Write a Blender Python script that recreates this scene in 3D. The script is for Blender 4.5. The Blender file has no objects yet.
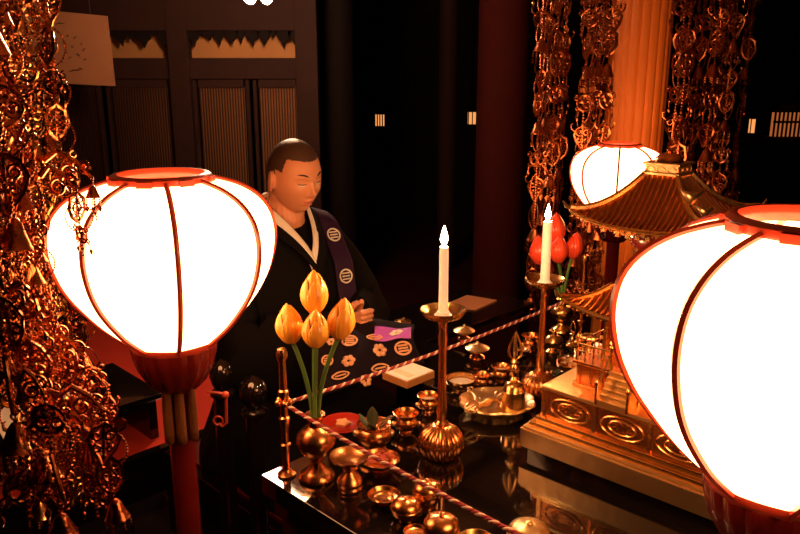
import bpy, bmesh, math, random
from mathutils import Vector, Matrix, noise
random.seed(7)
PI = math.pi
C = bpy.context.scene.collection
S = bpy.context.scene

# ------------------------------------------------------------------ camera
CAMZ, PITCH, F = 1.70, math.radians(14.4), 750.0
cd = bpy.data.cameras.new('camera'); cam = bpy.data.objects.new('camera', cd); C.objects.link(cam)
cd.sensor_width = 36; cd.lens = 36 * F / 800; cd.clip_start = .02
cam.location = (0, 0, CAMZ); cam.rotation_euler = (PI/2 - PITCH, 0, 0)
S.camera = cam
# ------------------------------------------------------------------ world, exposure
w = bpy.data.worlds.new('world'); S.world = w; w.use_nodes = True
bg = w.node_tree.nodes['Background']; bg.inputs[0].default_value = (1, .25, .12, 1); bg.inputs[1].default_value = .02
S.view_settings.view_transform = 'Standard'; S.view_settings.look = 'None'
S.view_settings.exposure = 0.35; S.view_settings.gamma = 1
LANTERN = (1, .40, .15); LANTERN_POWER = 9.5
FLAME = (1, .55, .22); FLAME_POWER = 1300
SPOT_POWER = 95
CANOPY_Z = 2.42

def ray(px, py):
    a, b = (px-400)/F, (267-py)/F
    return Vector((a, math.cos(PITCH)+b*math.sin(PITCH), -math.sin(PITCH)+b*math.cos(PITCH)))
def onz(px, py, z):            # where the sight line meets height z
    d = ray(px, py); t = (z-CAMZ)/d.z
    return Vector((d.x*t, d.y*t, z))
def aty(px, py, y):            # ... and where it meets distance y
    d = ray(px, py); t = y/d.y
    return Vector((d.x*t, y, CAMZ+d.z*t))

# ------------------------------------------------------------------ materials
def mat(name, col, rough=.5, metal=0., bump=0., bscale=40., coat=0., var=0., spec=.5, emit=None, estr=0., sss=0., kind='noise', trans=0):
    m = bpy.data.materials.new(name); m.use_nodes = True
    nt = m.node_tree; b = nt.nodes['Principled BSDF']
    b.inputs['Base Color'].default_value = (*col, 1); b.inputs['Roughness'].default_value = rough
    b.inputs['Metallic'].default_value = metal; b.inputs['Coat Weight'].default_value = coat
    b.inputs['Coat Roughness'].default_value = .03
    b.inputs['Specular IOR Level'].default_value = spec
    if sss: b.inputs['Subsurface Weight'].default_value = sss; b.inputs['Subsurface Radius'].default_value = (.01, .004, .002)
    if emit: b.inputs['Emission Color'].default_value = (*emit, 1); b.inputs['Emission Strength'].default_value = estr
    if bump or var:
        tc = nt.nodes.new('ShaderNodeTexCoord')
        if kind == 'wave':
            tx = nt.nodes.new('ShaderNodeTexWave'); tx.inputs['Scale'].default_value = bscale; tx.inputs['Distortion'].default_value = 2
            tx.inputs['Detail'].default_value = 2
        else:
            tx = nt.nodes.new('ShaderNodeTexNoise'); tx.inputs['Scale'].default_value = bscale; tx.inputs['Detail'].default_value = 4
        nt.links.new(tc.outputs['Object'], tx.inputs['Vector'])
        fac = tx.outputs['Fac']
        if bump:
            bp = nt.nodes.new('ShaderNodeBump'); bp.inputs['Strength'].default_value = bump; bp.inputs['Distance'].default_value = .004
            nt.links.new(fac, bp.inputs['Height']); nt.links.new(bp.outputs[0], b.inputs['Normal'])
        if var:
            mx = nt.nodes.new('ShaderNodeMix'); mx.data_type = 'RGBA'
            mx.inputs[6].default_value = (*[c*(1-var) for c in col], 1); mx.inputs[7].default_value = (*[min(1, c*(1+var*.5)) for c in col], 1)
            nt.links.new(fac, mx.inputs[0]); nt.links.new(mx.outputs[2], b.inputs['Base Color'])
    return m
M = dict(
 gold=mat('gilt_brass', (.92, .56, .22), .24, 1, .15, 60, var=.25),
 gold2=mat('bright_gilt', (1., .70, .36), .34, 1, .2, 50, var=.15),
 copper=mat('aged_copper', (.80, .36, .14), .26, 1, .12, 50, var=.3),
 orn=mat('hanging_gilt', (.66, .24, .09), .22, 1, .3, 90, var=.45),
 ornd=mat('dark_shaded_gilt', (.40, .12, .055), .24, 1, .3, 90, var=.45),  # darker gilt; carries the shade of the low arm strands as colour
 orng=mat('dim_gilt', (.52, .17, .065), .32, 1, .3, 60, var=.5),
 silver=mat('tarnished_silver', (.85, .8, .72), .25, 1, .1, 60, var=.2),
 lacquer=mat('black_lacquer', (.006, .004, .004), .07, 0, .02, 6, coat=.6),
 blackwood=mat('black_wood', (.006, .003, .002), .8, 0, .05, 20, spec=.1),
 redlac=mat('red_lacquer', (.34, .018, .010), .22, 0, .03, 12, coat=.5),
 rib=mat('vermilion_lacquer', (.42, .045, .02), .3, 0, 0, 12, coat=.3),
 darkred=mat('dark_red_lacquer', (.13, .008, .006), .25, 0, .03, 12, coat=.4),
 darkfloor=mat('shaded_red_floor', (.030, .003, .002), .85, 0, .1, 8, var=.3, spec=.15),  # darkness behind the priest is put into this floor red
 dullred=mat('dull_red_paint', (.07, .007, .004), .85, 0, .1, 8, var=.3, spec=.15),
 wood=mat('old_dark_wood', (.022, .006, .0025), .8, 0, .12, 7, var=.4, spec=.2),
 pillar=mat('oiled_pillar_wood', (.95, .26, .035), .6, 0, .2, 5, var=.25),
 carpet=mat('red_felt', (.70, .045, .018), .95, 0, .4, 400, var=.2),
 plaster=mat('smoky_plaster', (.10, .055, .03), .9, 0, .1, 14, var=.3),
 transom=mat('faded_gold_board', (.30, .125, .028), .8, 0, .1, 4, var=.4),
 panel=mat('brown_reed', (.15, .062, .022), .9, 0, .2, 60, var=.3, spec=.2),
 ceil=mat('canopy_wood', (.60, .32, .13), .5, 0, .2, 5, var=.35, kind='wave'),
 skin=mat('skin', (.66, .27, .14), .45, 0, .05, 120, sss=.15),
 stubble=mat('shaved_hair', (.075, .036, .025), .42, 0, .3, 500, var=.3),
 brow=mat('eyebrow_hair', (.035, .02, .015), .8),
 lip=mat('lips', (.52, .17, .12), .45),
 eye=mat('eye_white', (.75, .7, .66), .2),
 black=mat('black_cloth', (.0045, .0035, .0045), .85, 0, .2, 60, spec=.12),
 purple=mat('purple_silk', (.024, .004, .036), .65, 0, .2, 200, var=.3, spec=.25),
 purpleb=mat('bright_purple_silk', (.55, .12, .75), .4, 0, .2, 200, var=.2),
 kesa=mat('dark_purple_brocade', (.008, .003, .009), .8, 0, .3, 150, var=.4, spec=.15),
 white=mat('white_cloth', (.82, .78, .72), .8, 0, .2, 120),
 crest=mat('woven_gold_crest', (.80, .42, .23), .6, 0, .3, 300, var=.15),
 wax=mat('white_wax', (.95, .90, .80), .4, 0, sss=.3, emit=(1, .62, .34), estr=.25),  # weak emission paints the flame's glow into the wax
 paper=mat('white_paper', (.92, .90, .84), .7, 0, .05, 60),
 bookside=mat('brown_book_edge', (.50, .22, .07), .5, 0, .1, 80, var=.15),
 cream=mat('cream_paper', (.86, .74, .52), .8, 0, .1, 40, var=.1),
 plaque=mat('tan_paper', (.36, .15, .06), .9, 0, .05, 6, var=.15),
 ink=mat('ink', (.012, .01, .01), .8),
 ybud=mat('yellow_lotus_wood', (1., .46, .05), .38, 0, .15, 35, var=.04, kind='wave', coat=.2),
 rbud=mat('red_lotus_wood', (1., .085, .035), .35, 0, .15, 35, var=.04, kind='wave', coat=.2),
 stem=mat('green_stem', (.10, .22, .05), .4, 0, .1, 40),
 leaf=mat('dark_green_leaf', (.05, .07, .03), .4, 0, .2, 60, var=.3),
 ash=mat('pale_ash', (.70, .62, .52), .95, 0, .6, 220, var=.2),
 petals=mat('red_offering_petals', (.55, .10, .05), .5, 0, .5, 120, var=.5),
 brocade=mat('gold_brocade', (.34, .13, .04), .45, .6, 1., 500, var=.8),
 ropew=mat('pale_rope_strand', (.85, .62, .48), .75, 0, .3, 300),
 roper=mat('red_rope_strand', (.30, .03, .035), .75, 0, .3, 300),
)
def emat(name, col, st):
    m = bpy.data.materials.new(name); m.use_nodes = True; nt = m.node_tree; nt.nodes.clear()
    e = nt.nodes.new('ShaderNodeEmission'); e.inputs[0].default_value = (*col, 1); e.inputs[1].default_value = st
    o = nt.nodes.new('ShaderNodeOutputMaterial'); nt.links.new(e.outputs[0], o.inputs[0]); return m
M['glow'] = emat('lit_lantern_paper', LANTERN, LANTERN_POWER)
M['flame'] = emat('candle_flame', FLAME, FLAME_POWER)
M['farglow'] = emat('far_lantern_light', (1, .36, .10), .8)
M['dimglow'] = emat('dim_lattice_light', (1, .26, .06), .30)
M['spot'] = emat('spotlight_glass', (1, .56, .34), SPOT_POWER)

# ------------------------------------------------------------------ mesh helpers
class MB:
    def __init__(s): s.b = bmesh.new()
    def poly(s, vs, fs):
        v = [s.b.verts.new(p) for p in vs]
        for f in fs:
            try: s.b.faces.new([v[i] for i in f])
            except ValueError: pass
        return s
    def box(s, c, size, rot=None, taper=1.):
        c = Vector(c); hx, hy, hz = size[0]/2, size[1]/2, size[2]/2
        vs = []
        for z, t in ((-hz, 1), (hz, taper)):
            for x, y in ((-hx, -hy), (hx, -hy), (hx, hy), (-hx, hy)):
                p = Vector((x*t, y*t, z))
                if rot is not None: p = rot @ p
                vs.append(c+p)
        return s.poly(vs, [(0,3,2,1),(4,5,6,7),(0,1,5,4),(1,2,6,5),(2,3,7,6),(3,0,4,7)])
    def lathe(s, prof, c=(0,0,0), n=28, flute=0, fd=0., rot=None, cap=True, frange=None):
        c = Vector(c); rows = []
        for k, (r, z) in enumerate(prof):
            row = []
            for i in range(n):
                a = 2*PI*i/n; rr = max(r, 1e-5)
                if flute and (frange is None or frange[0] <= k <= frange[1]): rr *= 1+fd*(abs(math.cos(a*flute/2))*2-1)
                p = Vector((rr*math.cos(a), rr*math.sin(a), z))
                if rot is not None: p = rot @ p
                row.append(c+p)
            rows.append(row)
        vs = [p for r in rows for p in r]; fs = []
        for k in range(len(rows)-1):
            for i in range(n):
                j = (i+1) % n
                fs.append((k*n+i, k*n+j, (k+1)*n+j, (k+1)*n+i))
        if cap:
            fs.append(tuple(range(n))[::-1]); L = (len(rows)-1)*n; fs.append(tuple(range(L, L+n)))
        return s.poly(vs, fs)
    def tube(s, pts, r, n=6, closed=False, flat=1., up=None):
        pts = [Vector(p) for p in pts]; N = len(pts)
        rad = r if isinstance(r, (list, tuple)) else [r]*N
        vs = []; prev = None
        for k in range(N):
            a = pts[(k-1) % N] if (closed or k) else pts[k]; b = pts[(k+1) % N] if (closed or k < N-1) else pts[k]
            t = (b-a); t = t.normalized() if t.length > 1e-9 else Vector((0,0,1))
            if up is not None: x = t.cross(Vector(up))
            elif prev is None: x = t.orthogonal()
            else: x = prev - t*prev.dot(t)
            if x.length < 1e-6: x = t.orthogonal()
            x.normalize(); prev = x; y = t.cross(x)
            for i in range(n):
                an = 2*PI*i/n
                vs.append(pts[k]+x*math.cos(an)*rad[k]+y*math.sin(an)*rad[k]*flat)
        fs = []
        for k in range(N if closed else N-1):
            k2 = (k+1) % N
            for i in range(n):
                j = (i+1) % n; fs.append((k*n+i, k*n+j, k2*n+j, k2*n+i))
        if not closed: fs += [tuple(range(n))[::-1], tuple(range((N-1)*n, N*n))]
        return s.poly(vs, fs)
    def loft(s, rings, cap=True):
        n = len(rings[0]); vs = [Vector(p) for r in rings for p in r]; fs = []
        for k in range(len(rings)-1):
            for i in range(n):
                j = (i+1) % n; fs.append((k*n+i, k*n+j, (k+1)*n+j, (k+1)*n+i))
        if cap: fs += [tuple(range(n))[::-1], tuple(range((len(rings)-1)*n, len(rings)*n))]
        return s.poly(vs, fs)
    def grid(s, fn, nu, nv):
        vs = [fn(i/nu, j/nv) for j in range(nv+1) for i in range(nu+1)]
        return s.poly(vs, [(j*(nu+1)+i, j*(nu+1)+i+1, (j+1)*(nu+1)+i+1, (j+1)*(nu+1)+i) for j in range(nv) for i in range(nu)])
    def ball(s, c, r, sub=1, sc=(1,1,1)):
        m = Matrix.Translation(Vector(c)) @ Matrix.Diagonal((*[r*k for k in sc], 1))
        bmesh.ops.create_icosphere(s.b, subdivisions=sub, radius=1, matrix=m); return s
    def build(s, name, m, parent=None, smooth=True, mods=()):
        bmesh.ops.recalc_face_normals(s.b, faces=s.b.faces)
        me = bpy.data.meshes.new(name); s.b.to_mesh(me); s.b.free()
        me.materials.append(M[m] if isinstance(m, str) else m)
        for p in me.polygons: p.use_smooth = smooth
        o = bpy.data.objects.new(name, me); C.objects.link(o)
        if parent: o.parent = parent
        if smooth:
            try: me.set_sharp_from_angle(angle=math.radians(40))
            except Exception: pass
        for k in mods:
            if k[0] == 'bevel':
                b = o.modifiers.new('bevel', 'BEVEL'); b.width = k[1]; b.segments = 2; b.limit_method = 'ANGLE'
            elif k[0] == 'solid':
                b = o.modifiers.new('solid', 'SOLIDIFY'); b.thickness = k[1]; b.offset = k[2] if len(k) > 2 else 0
            elif k[0] == 'subsurf':
                b = o.modifiers.new('sub', 'SUBSURF'); b.levels = b.render_levels = k[1]
        return o
def empty(name, loc, rz=0):
    o = bpy.data.objects.new(name, None); C.objects.link(o); o.location = loc; o.rotation_euler = (0, 0, rz); o.empty_display_size = .05
    return o
def tag(o, label, cat, group=None, kind=None):
    o['label'] = label; o['category'] = cat
    if group: o['group'] = group
    if kind: o['kind'] = kind
    return o
def thing(name, label, cat, loc, rz=0, group=None): return tag(empty(name, loc, rz), label, cat, group)
def struct(name, mb, m, smooth=False, label=None, parent=None, mods=()):
    o = mb.build(name, m, parent, smooth, mods)
    if parent is None: o['kind'] = 'structure'
    return o
KIDS = {}
def copy_tree(o, parent=None):
    c = o.copy(); C.objects.link(c)
    if parent is not None: c.parent = parent
    for ch in list(o.children): copy_tree(ch, c)
    return c
def rotz(a): return Matrix.Rotation(a, 3, 'Z')

# ------------------------------------------------------------------ the altar frame (square seen corner-on)
TZ = .95                                   # top of the altar table
CX, CY, SIDE = .520, 1.305, 1.115
E1 = Vector((math.sqrt(.5), -math.sqrt(.5), 0)); E2 = Vector((math.sqrt(.5), math.sqrt(.5), 0))
CEN = Vector((CX, CY, 0)); H = SIDE/2
def tab(u, v, z=0.): return CEN + E1*u + E2*v + Vector((0, 0, z))
R45 = rotz(PI/4)

# ------------------------------------------------------------------ setting
struct('floor', MB().box((0, 3, -.05), (9.4, 11.4, .1)), 'darkfloor')
struct('ceiling', MB().box((0, 3, 3.45), (9.4, 11.4, .1)), 'wood')
struct('wall_back', MB().box((0, 8.65, 1.7), (9.4, .1, 3.4)), 'blackwood')
struct('wall_front', MB().box((0, -2.65, 1.7), (9.4, .1, 3.4)), 'blackwood')
struct('wall_left', MB().box((-4.65, 3, 1.7), (.1, 11.2, 3.4)), 'wood')
struct('wall_right', MB().box((4.65, 3, 1.7), (.1, 11.2, 3.4)), 'blackwood')
# inner screen wall with sliding doors
WY = 5.0
def wx(px): return aty(px, 80, WY).x
def wz(py): return aty(200, py, WY).z
pw = MB()
pw.box(((-4.6+wx(308))/2, WY+.03, (wz(58)+wz(79))/2), (wx(308)+4.6, .12, wz(58)-wz(79)))
pw.box(((-4.6+wx(308))/2, WY+.03, (3.4+wz(31))/2), (wx(308)+4.6, .16, 3.4-wz(31)))
pw.box(((-4.6+wx(308))/2, WY+.03, .05), (wx(308)+4.6, .12, .1))
for px, wd in ((308, .14), (182, .13), (20, .14), (-90, .14)):
    pw.box((wx(px), WY+.02, 1.7), (wd, .15, 3.4))
struct('wall_inner', pw, 'wood', mods=(('bevel', .004),))
tr = MB().box(((-4.6+wx(308))/2, WY+.05, (wz(58)+wz(31))/2), (wx(308)+4.6, .02, wz(31)-wz(58)))
struct('trim_1', tr, 'transom')
# carved leafy fringe hanging under the upper beam
fr = MB(); x = wx(-60); n = 0
rng = random.Random(3)
while x < wx(302):
    wd = .05+rng.random()*.06; dp = .035+rng.random()*.075
    pts = [(x, WY-.02, wz(31)+.03), (x+wd, WY-.02, wz(31)+.03)]
    edge = []
    for k in range(7):
        a = k/6; edge.append((x+wd*(1-a)+rng.uniform(-.006, .006), WY-.02, wz(31)+.0-dp*math.sin(PI*a)*(1 if k % 2 else .72)))
    P = pts+edge; m = len(P); Q = [(p[0], p[1]-.02, p[2]) for p in P]
    fr.poly(P+Q, [tuple(range(m)), tuple(range(m, 2*m))[::-1]]+[(i, (i+1) % m, m+(i+1) % m, m+i) for i in range(m)])
    x += wd*.8
struct('trim_2', fr, 'blackwood')
# sliding doors with fine reed lattice
for k, (a, b) in enumerate(((-84, -36), (-32, 12), (28, 100), (106, 172), (193, 249), (253, 301))):
    x0, x1 = wx(a), wx(b); zt = wz(80)-.002; d = empty('door_%d' % (k+1), ((x0+x1)/2, WY, .1)); d['kind'] = 'structure'
    W = x1-x0; Hh = zt-.1; f = MB()
    for sx in (-1, 1): f.box((sx*(W/2-.011), 0, Hh/2), (.022, .035, Hh))
    for z in (.03, .55, Hh-.02): f.box((0, 0, z), (W-.07, .03, .05))
    f.build('door_frame', 'wood', d, False)
    f = MB().box((0, .01, Hh/2), (W-.07, .006, Hh-.04)); f.build('door_panel', 'panel', d, False)
    f = MB(); n = int((W-.08)/.017)
    for i in range(n+1): f.box((-W/2+.04+(W-.08)*i/n, -.002, .57+(Hh-.6)/2), (.006, .01, Hh-.62))
    f.build('lattice', 'wood', d, False)
# dark pillars deeper in the hall
def pillar(name, px, y, wid, m, label, cat='pillar', n=28):
    p = aty(px, 100, y)
    o = MB().lathe([(wid/2, 0), (wid/2, 3.4)], n=n).build(name, m)
    o.location = (p.x, y, 0); tag(o, label, cat); return o
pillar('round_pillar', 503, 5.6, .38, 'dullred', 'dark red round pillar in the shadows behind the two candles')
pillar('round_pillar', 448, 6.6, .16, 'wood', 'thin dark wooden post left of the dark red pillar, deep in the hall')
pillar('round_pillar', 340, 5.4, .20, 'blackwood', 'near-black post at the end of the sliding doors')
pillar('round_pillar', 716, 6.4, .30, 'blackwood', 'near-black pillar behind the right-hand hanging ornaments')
# lit column behind the far lantern
p = aty(639, 60, 3.42)
pc = MB(); sec = []
for i in range(96):
    a = 2*PI*i/96; r = .130
    g = (a*20/(2*PI)) % 1
    if g < .12 or g > .88: r -= .006
    sec.append((r*math.cos(a), r*math.sin(a)))
pc.loft([[(x, y, 0) for x, y in sec], [(x, y, 3.4) for x, y in sec]])
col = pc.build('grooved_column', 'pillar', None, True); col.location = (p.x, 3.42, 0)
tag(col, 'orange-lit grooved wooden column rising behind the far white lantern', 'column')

# black dais, table, seat
dais = MB(); dc = Vector((.33, 1.62, .2))-E1*.08+E2*.011; dais.box(dc, (2.046, 2.16, .4), R45)
o = dais.build('dais', 'lacquer', None, False, (('bevel', .006),)); tag(o, 'low black lacquered dais carrying the altar table and the priest', 'platform')
tb = thing('altar_table', 'large square black lacquered altar table, glossy top crowded with brass vessels', 'altar table', (CX, CY, .4), PI/4)
MB().box((0, 0, .53), (SIDE, SIDE, .04)).build('table_top', 'lacquer', tb, False, (('bevel', .0012),))
a = MB()
for z, e in ((.48, -.03), (.44, -.05)): a.box((0, 0, z), (SIDE+e, SIDE+e, .035))
a.box((0, 0, .23), (SIDE-.12, SIDE-.12, .40)); a.box((0, 0, .022), (SIDE-.02, SIDE-.02, .04))
a.build('table_body', 'lacquer', tb, False, (('bevel', .004),))
a = MB()
for s_ in (-1, 1):
    for k in range(4):
        t = (k-1.5)*.25
        for q in (0, 1):
            c_ = (t, s_*(SIDE/2-.058), .24) if q == 0 else (s_*(SIDE/2-.058), t, .24)
            pts = [Vector(c_)+Vector(((.09*math.cos(u), 0, .09*math.sin(u)) if q == 0 else (0, .09*math.cos(u), .09*math.sin(u)))) for u in [2*PI*i/20 for i in range(20)]]
            a.tube(pts, .005, 5, True)
a.build('gilt_panel_ring', 'copper', tb)

# canopy above the altar (holds the hanging ornaments)
cn = thing('altar_canopy', 'square wooden canopy above the altar from which gilt ornaments hang', 'canopy', (.6, 2.0, CANOPY_Z), PI/4)
MB().box((0, 0, .04), (3.6, 3.6, .03)).build('canopy_board', 'ceil', cn, False)
a = MB()
for k in range(-3, 4):
    a.box((k*.5, 0, .0), (.05, 3.6, .05)); a.box((0, k*.5, 0.005), (3.6, .05, .05))
a.build('canopy_batten', 'blackwood', cn, False)
a = MB()
for s_ in (-1, 1): a.box((0, s_*1.78, .0), (3.63, .07, .16)); a.box((s_*1.78, 0, 0), (.07, 3.63, .16))
a.build('canopy_rim', 'gold', cn, False)
a = MB()
for sx in (-1, 1):
    for sy in (-1, 1): a.tube([(sx*1.2, sy*1.2, .05), (sx*1.2, sy*1.2, 3.4-CANOPY_Z)], .012, 8)
a.build('hanging_rod', 'blackwood', cn)

# ------------------------------------------------------------------ lanterns
LP = [(.070, .0), (.094, .020), (.122, .046), (.150, .080), (.170, .110), (.184, .142), (.192, .180), (.191, .212), (.182, .240), (.162, .264), (.134, .282), (.104, .293), (.084, .298)]
def catmull(P, n=4):
    out = []
    for i in range(len(P)-1):
        p0, p1, p2, p3 = P[max(i-1, 0)], P[i], P[i+1], P[min(i+2, len(P)-1)]
        for k in range(n):
            t = k/n; out.append(tuple(.5*(2*b+(c-a_)*t+(2*a_-5*b+4*c-d)*t*t+(3*b-a_-3*c+d)*t**3) for a_, b, c, d in zip(p0, p1, p2, p3)))
    out.append(tuple(P[-1])); return out
def lantern(loc, zb, phase, label, sc=1., foot=.4, sides=8):
    """paper lantern of eight ribs on a stand; zb = height of the lower ring"""
    t = thing('paper_lantern', label, 'lantern', (loc[0], loc[1], foot)); t.rotation_euler = (0, 0, phase)
    z0 = zb-foot; prof = catmull(LP, 3)
    m = MB(); rings = []
    n = 48
    for r, z in prof:
        ring = []
        for i in range(n):
            a_ = 2*PI*i/n; u = (a_*sides/(2*PI)) % 1
            rr = r*sc*(1-.018*math.sin(PI*u))
            ring.append((rr*math.cos(a_), rr*math.sin(a_), z0+z*sc))
        rings.append(ring)
    m.loft(rings, cap=False); m.build('lantern_shade', 'glow', t)
    for k in range(sides):
        a_ = 2*PI*k/sides
        m = MB(); m.tube([((r*sc+.001)*math.cos(a_), (r*sc+.001)*math.sin(a_), z0+z*sc) for r, z in prof], .0062*sc, 6, up=(-math.sin(a_), math.cos(a_), 0), flat=.75)
        m.build('rib', 'rib', t)
    m = MB(); m.lathe([(.074, .292), (.085, .292), (.087, .298), (.086, .307), (.081, .311), (.073, .311), (.071, .304), (.071, .296), (.074, .292)], (0, 0, z0) , 40, cap=False)
    for k in range(8):
        a_ = 2*PI*(k+.5)/8; m.box((.085*math.cos(a_), .085*math.sin(a_), z0+.300), (.012, .026, .012), rotz(a_))
    o_ = m.build('top_ring', 'rib', t); o_.scale = (1, 1, 1)
    if sc != 1: o_.scale = (sc, sc, sc); o_.location = (0, 0, z0*(1-sc))
    m = MB(); m.lathe([(.062, .002), (.078, -.004), (.081, .002), (.081, .010), (.070, .012), (.062, .008)], (0, 0, z0), 40)
    m.build('bottom_ring', 'rib', t)
    m = MB(); m.lathe([(.078, -.004), (.076, -.02), (.068, -.05), (.054, -.075), (.040, -.09), (.030, -.094)], (0, 0, z0), 64, flute=16, fd=.03)
    m.build('lotus_cup', 'darkred', t)
    m = MB(); m.lathe([(.016, -.09), (.024, -.094), (.024, -z0+.07), (.030, -z0+.06), (.09, -z0+.045), (.13, -z0+.03), (.14, -z0), (.0, -z0)], (0, 0, z0), 32)
    m.build('pole', 'darkred', t)
    return t
pL = aty(181, 348, 1.33); LL = lantern((-.424, 1.33), 1.214, math.radians(-68), 'glowing white eight-ribbed lantern on dark red stand, left of the priest', sc=1.02)
for k, dx in enumerate((-.024, 0., .022)):
    m = MB(); m.tube([(0, 0, .0), (0, 0, -.05), (0, 0, -.09), (0, 0, -.108), (0, 0, -.114)], [.0095, .0115, .0115, .011, .005], 10, flat=.6)
    o = m.build('brocade_tassel', 'brocade', LL)
    ang = math.radians(-72-42+42*k) - LL.rotation_euler.z
    o.location = (.033*math.cos(ang), .033*math.sin(ang), 1.214-.4-.082)
lantern((.436, .78), 1.244, math.radians(-105), 'huge glowing white lantern with red ribs at the right edge, nearest the camera', foot=TZ)
lantern((.815, 2.80), 1.175, math.radians(-106.5), 'far glowing white lantern in front of the orange column, above the pagoda roof', sc=.90, foot=.0)

# ------------------------------------------------------------------ lathe vessels
def px_r(wpx, p):   # half of a width in pixels at that distance
    d = p.y*math.cos(PITCH)+(CAMZ-p.z)*math.sin(PITCH)
    return wpx*d/F/2
def vessel(name, label, cat, px, py, prof, m='gold', n=36, flute=0, fd=0., z=TZ, parts=(), group=None, frange=None, rz=0):
    p = onz(px, py, z)
    t = thing(name, label, cat, p, rz, group)
    MB().lathe(prof, n=n, flute=flute, fd=fd, frange=frange).build('body', m, t)
    for q in parts:
        nm, mb, mm = q; mb.build(nm, mm, t)
    return t
def cup(r, h, wall=.08, foot=.5, flare=1.0):
    return [(0, 0), (r*foot, 0), (r*foot*1.02, h*.06), (r*foot*.85, h*.14), (r*.78, h*.26), (r*.92, h*.45), (r*.84, h*.66), (r*.74, h*.76), (r*.80, h*.86), (r*flare, h), (r*(flare-.06), h*1.01), (r*.72, h*.80), (r*.70, h*.5), (r*.6, h*.3), (0, h*.28)]
def bowl(r, h): return [(0, 0), (r*.5, 0), (r*.52, h*.1), (r*.5, h*.18), (r*.8, h*.35), (r*.97, h*.65), (r, h*.96), (r*.97, h), (r*.90, h*.96), (r*.86, h*.6), (r*.6, h*.42), (0, h*.38)]
def dish(r, h): return [(0, 0), (r*.4, 0), (r*.42, h*.12), (r*.25, h*.2), (r*.3, h*.4), (r*.75, h*.56), (r*.98, h*.96), (r, h), (r*.95, h*1.0), (r*.80, h*.66), (r*.62, h*.60), (r*.58, h*.66), (r*.54, h*.60), (r*.25, h*.56), (0, h*.56)]
def pedestal(r, h): return [(0, 0), (r*.62, 0), (r*.66, h*.06), (r*.60, h*.12), (r*.66, h*.22), (r*.52, h*.38), (r*.26, h*.48), (r*.22, h*.54), (r*.38, h*.60), (r*.26, h*.66), (r*.5, h*.74), (r*.9, h*.88), (r, h), (r*.95, h*.995), (r*.8, h*.92), (r*.4, h*.84), (0, h*.83)]
def lid(r, h, z): return [(0, z), (r*1.02, z), (r*1.04, z+.003), (r*.9, z+h*.25), (r*.55, z+h*.5), (r*.2, z+h*.62), (r*.09, z+h*.68), (r*.07, z+h*.75), (r*.14, z+h*.86), (r*.10, z+h*.96), (0, z+h)]

# vase of yellow lotus
def bud(mb_name, c, r, h, m, parent, tilt=(0, 0)):
    rot = Matrix.Rotation(tilt[0], 3, 'Y') @ Matrix.Rotation(tilt[1], 3, 'X')
    def prof(t): return r*(math.sin(PI*min(1, t*.93+.07))**.75)*(1-.35*t*t)+.0002
    core = MB(); core.lathe([(prof(k/14)*.965, h*k/14) for k in range(15)], n=24, rot=rot)
    o = core.build('lotus_bud', m, parent); o.location = c
    for k in range(5):
        ph = -PI/2+2*PI*k/5+.3; top = (.80, .93)[k % 2]; off = (1.07, 1.0)[k % 2]
        def fn(u, v):
            t = v*top; wdt = 1.15*(math.sin(PI*min(.999, (v*.80+.2)))**.55) if v < 1 else .0
            a_ = ph+(u-.5)*2*wdt*.68
            rr = (prof(t)*off+.0012)*(1-.05*abs(u-.5)*2)+.0007*math.cos((u-.5)*26)*(1-v)
            return rot @ Vector((rr*math.cos(a_), rr*math.sin(a_), h*t))
        g = MB().grid(fn, 12, 12)
        g.build('petal', m, o, True, (('solid', .0012),))
    return o
def lotus(px, py, label, m, buds, vase_prof, vm, neck):
    p = onz(px, py, TZ)
    t = thing('lotus_vase', label, 'vase of lotus', p)
    MB().lathe(vase_prof, n=40).build('vase', vm, t)
    for i, (bx_, by_, dy, wpx, hpx, tl) in enumerate(buds):
        base = aty(bx_, by_, p.y+dy)-p
        d = (p.y+dy)*math.cos(PITCH)+(CAMZ-base.z-p.z)*math.sin(PITCH)
        r, h = wpx*d/F/2, hpx*d/F
        bud('lotus_bud', base, r, h, m, t, tl)
        s0 = Vector((base.x*.12, .004*(i-1.5), neck)); pts = []
        for k in range(9):
            u = k/8; q = s0.lerp(base+Vector((0, 0, .004)), u); q.x = s0.x+(base.x-s0.x)*u**1.8; q.y = s0.y+(base.y-s0.y)*u**1.8; pts.append(q)
        MB().tube([s0-Vector((0, 0, .03))]+pts, .0042, 8).build('stem', 'stem', t)
    return t
R = .038
VP = [(0, 0), (R*.82, 0), (R*.9, .004), (R*.86, .010), (R*.62, .018), (R*.36, .028), (R*.30, .036), (R*.38, .042), (R*.80, .060), (R*.98, .078), (R*.92, .092), (R*.62, .104), (R*.36, .110), (R*.34, .122), (R*.50, .130), (R*.52, .134), (R*.30, .132), (R*.24, .10), (0, .09)]
lotus(317, 478, 'brass vase holding four golden yellow lotus buds on green stems, left altar corner', 'ybud',
      [(315, 312, .012, 27, 44, (0, 0)), (292, 342, -.004, 27, 41, (-.10, 0)), (339, 338, .0, 27, 43, (.16, 0)), (316, 346, -.030, 27, 39, (.02, .05))], VP, 'copper', .125)
VP2 = [(r*.92, z*.75) for r, z in VP]
lotus(561, 331, 'brass vase holding four red lotus buds, behind the second candle', 'rbud',
      [(555, 243, .015, 20, 31, (0, 0)), (541, 264, .0, 20, 30, (-.15, 0)), (572, 258, .0, 17, 27, (.15, 0)), (558, 262, -.025, 19, 28, (.0, .05))], VP2, 'gold', .095)

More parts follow.
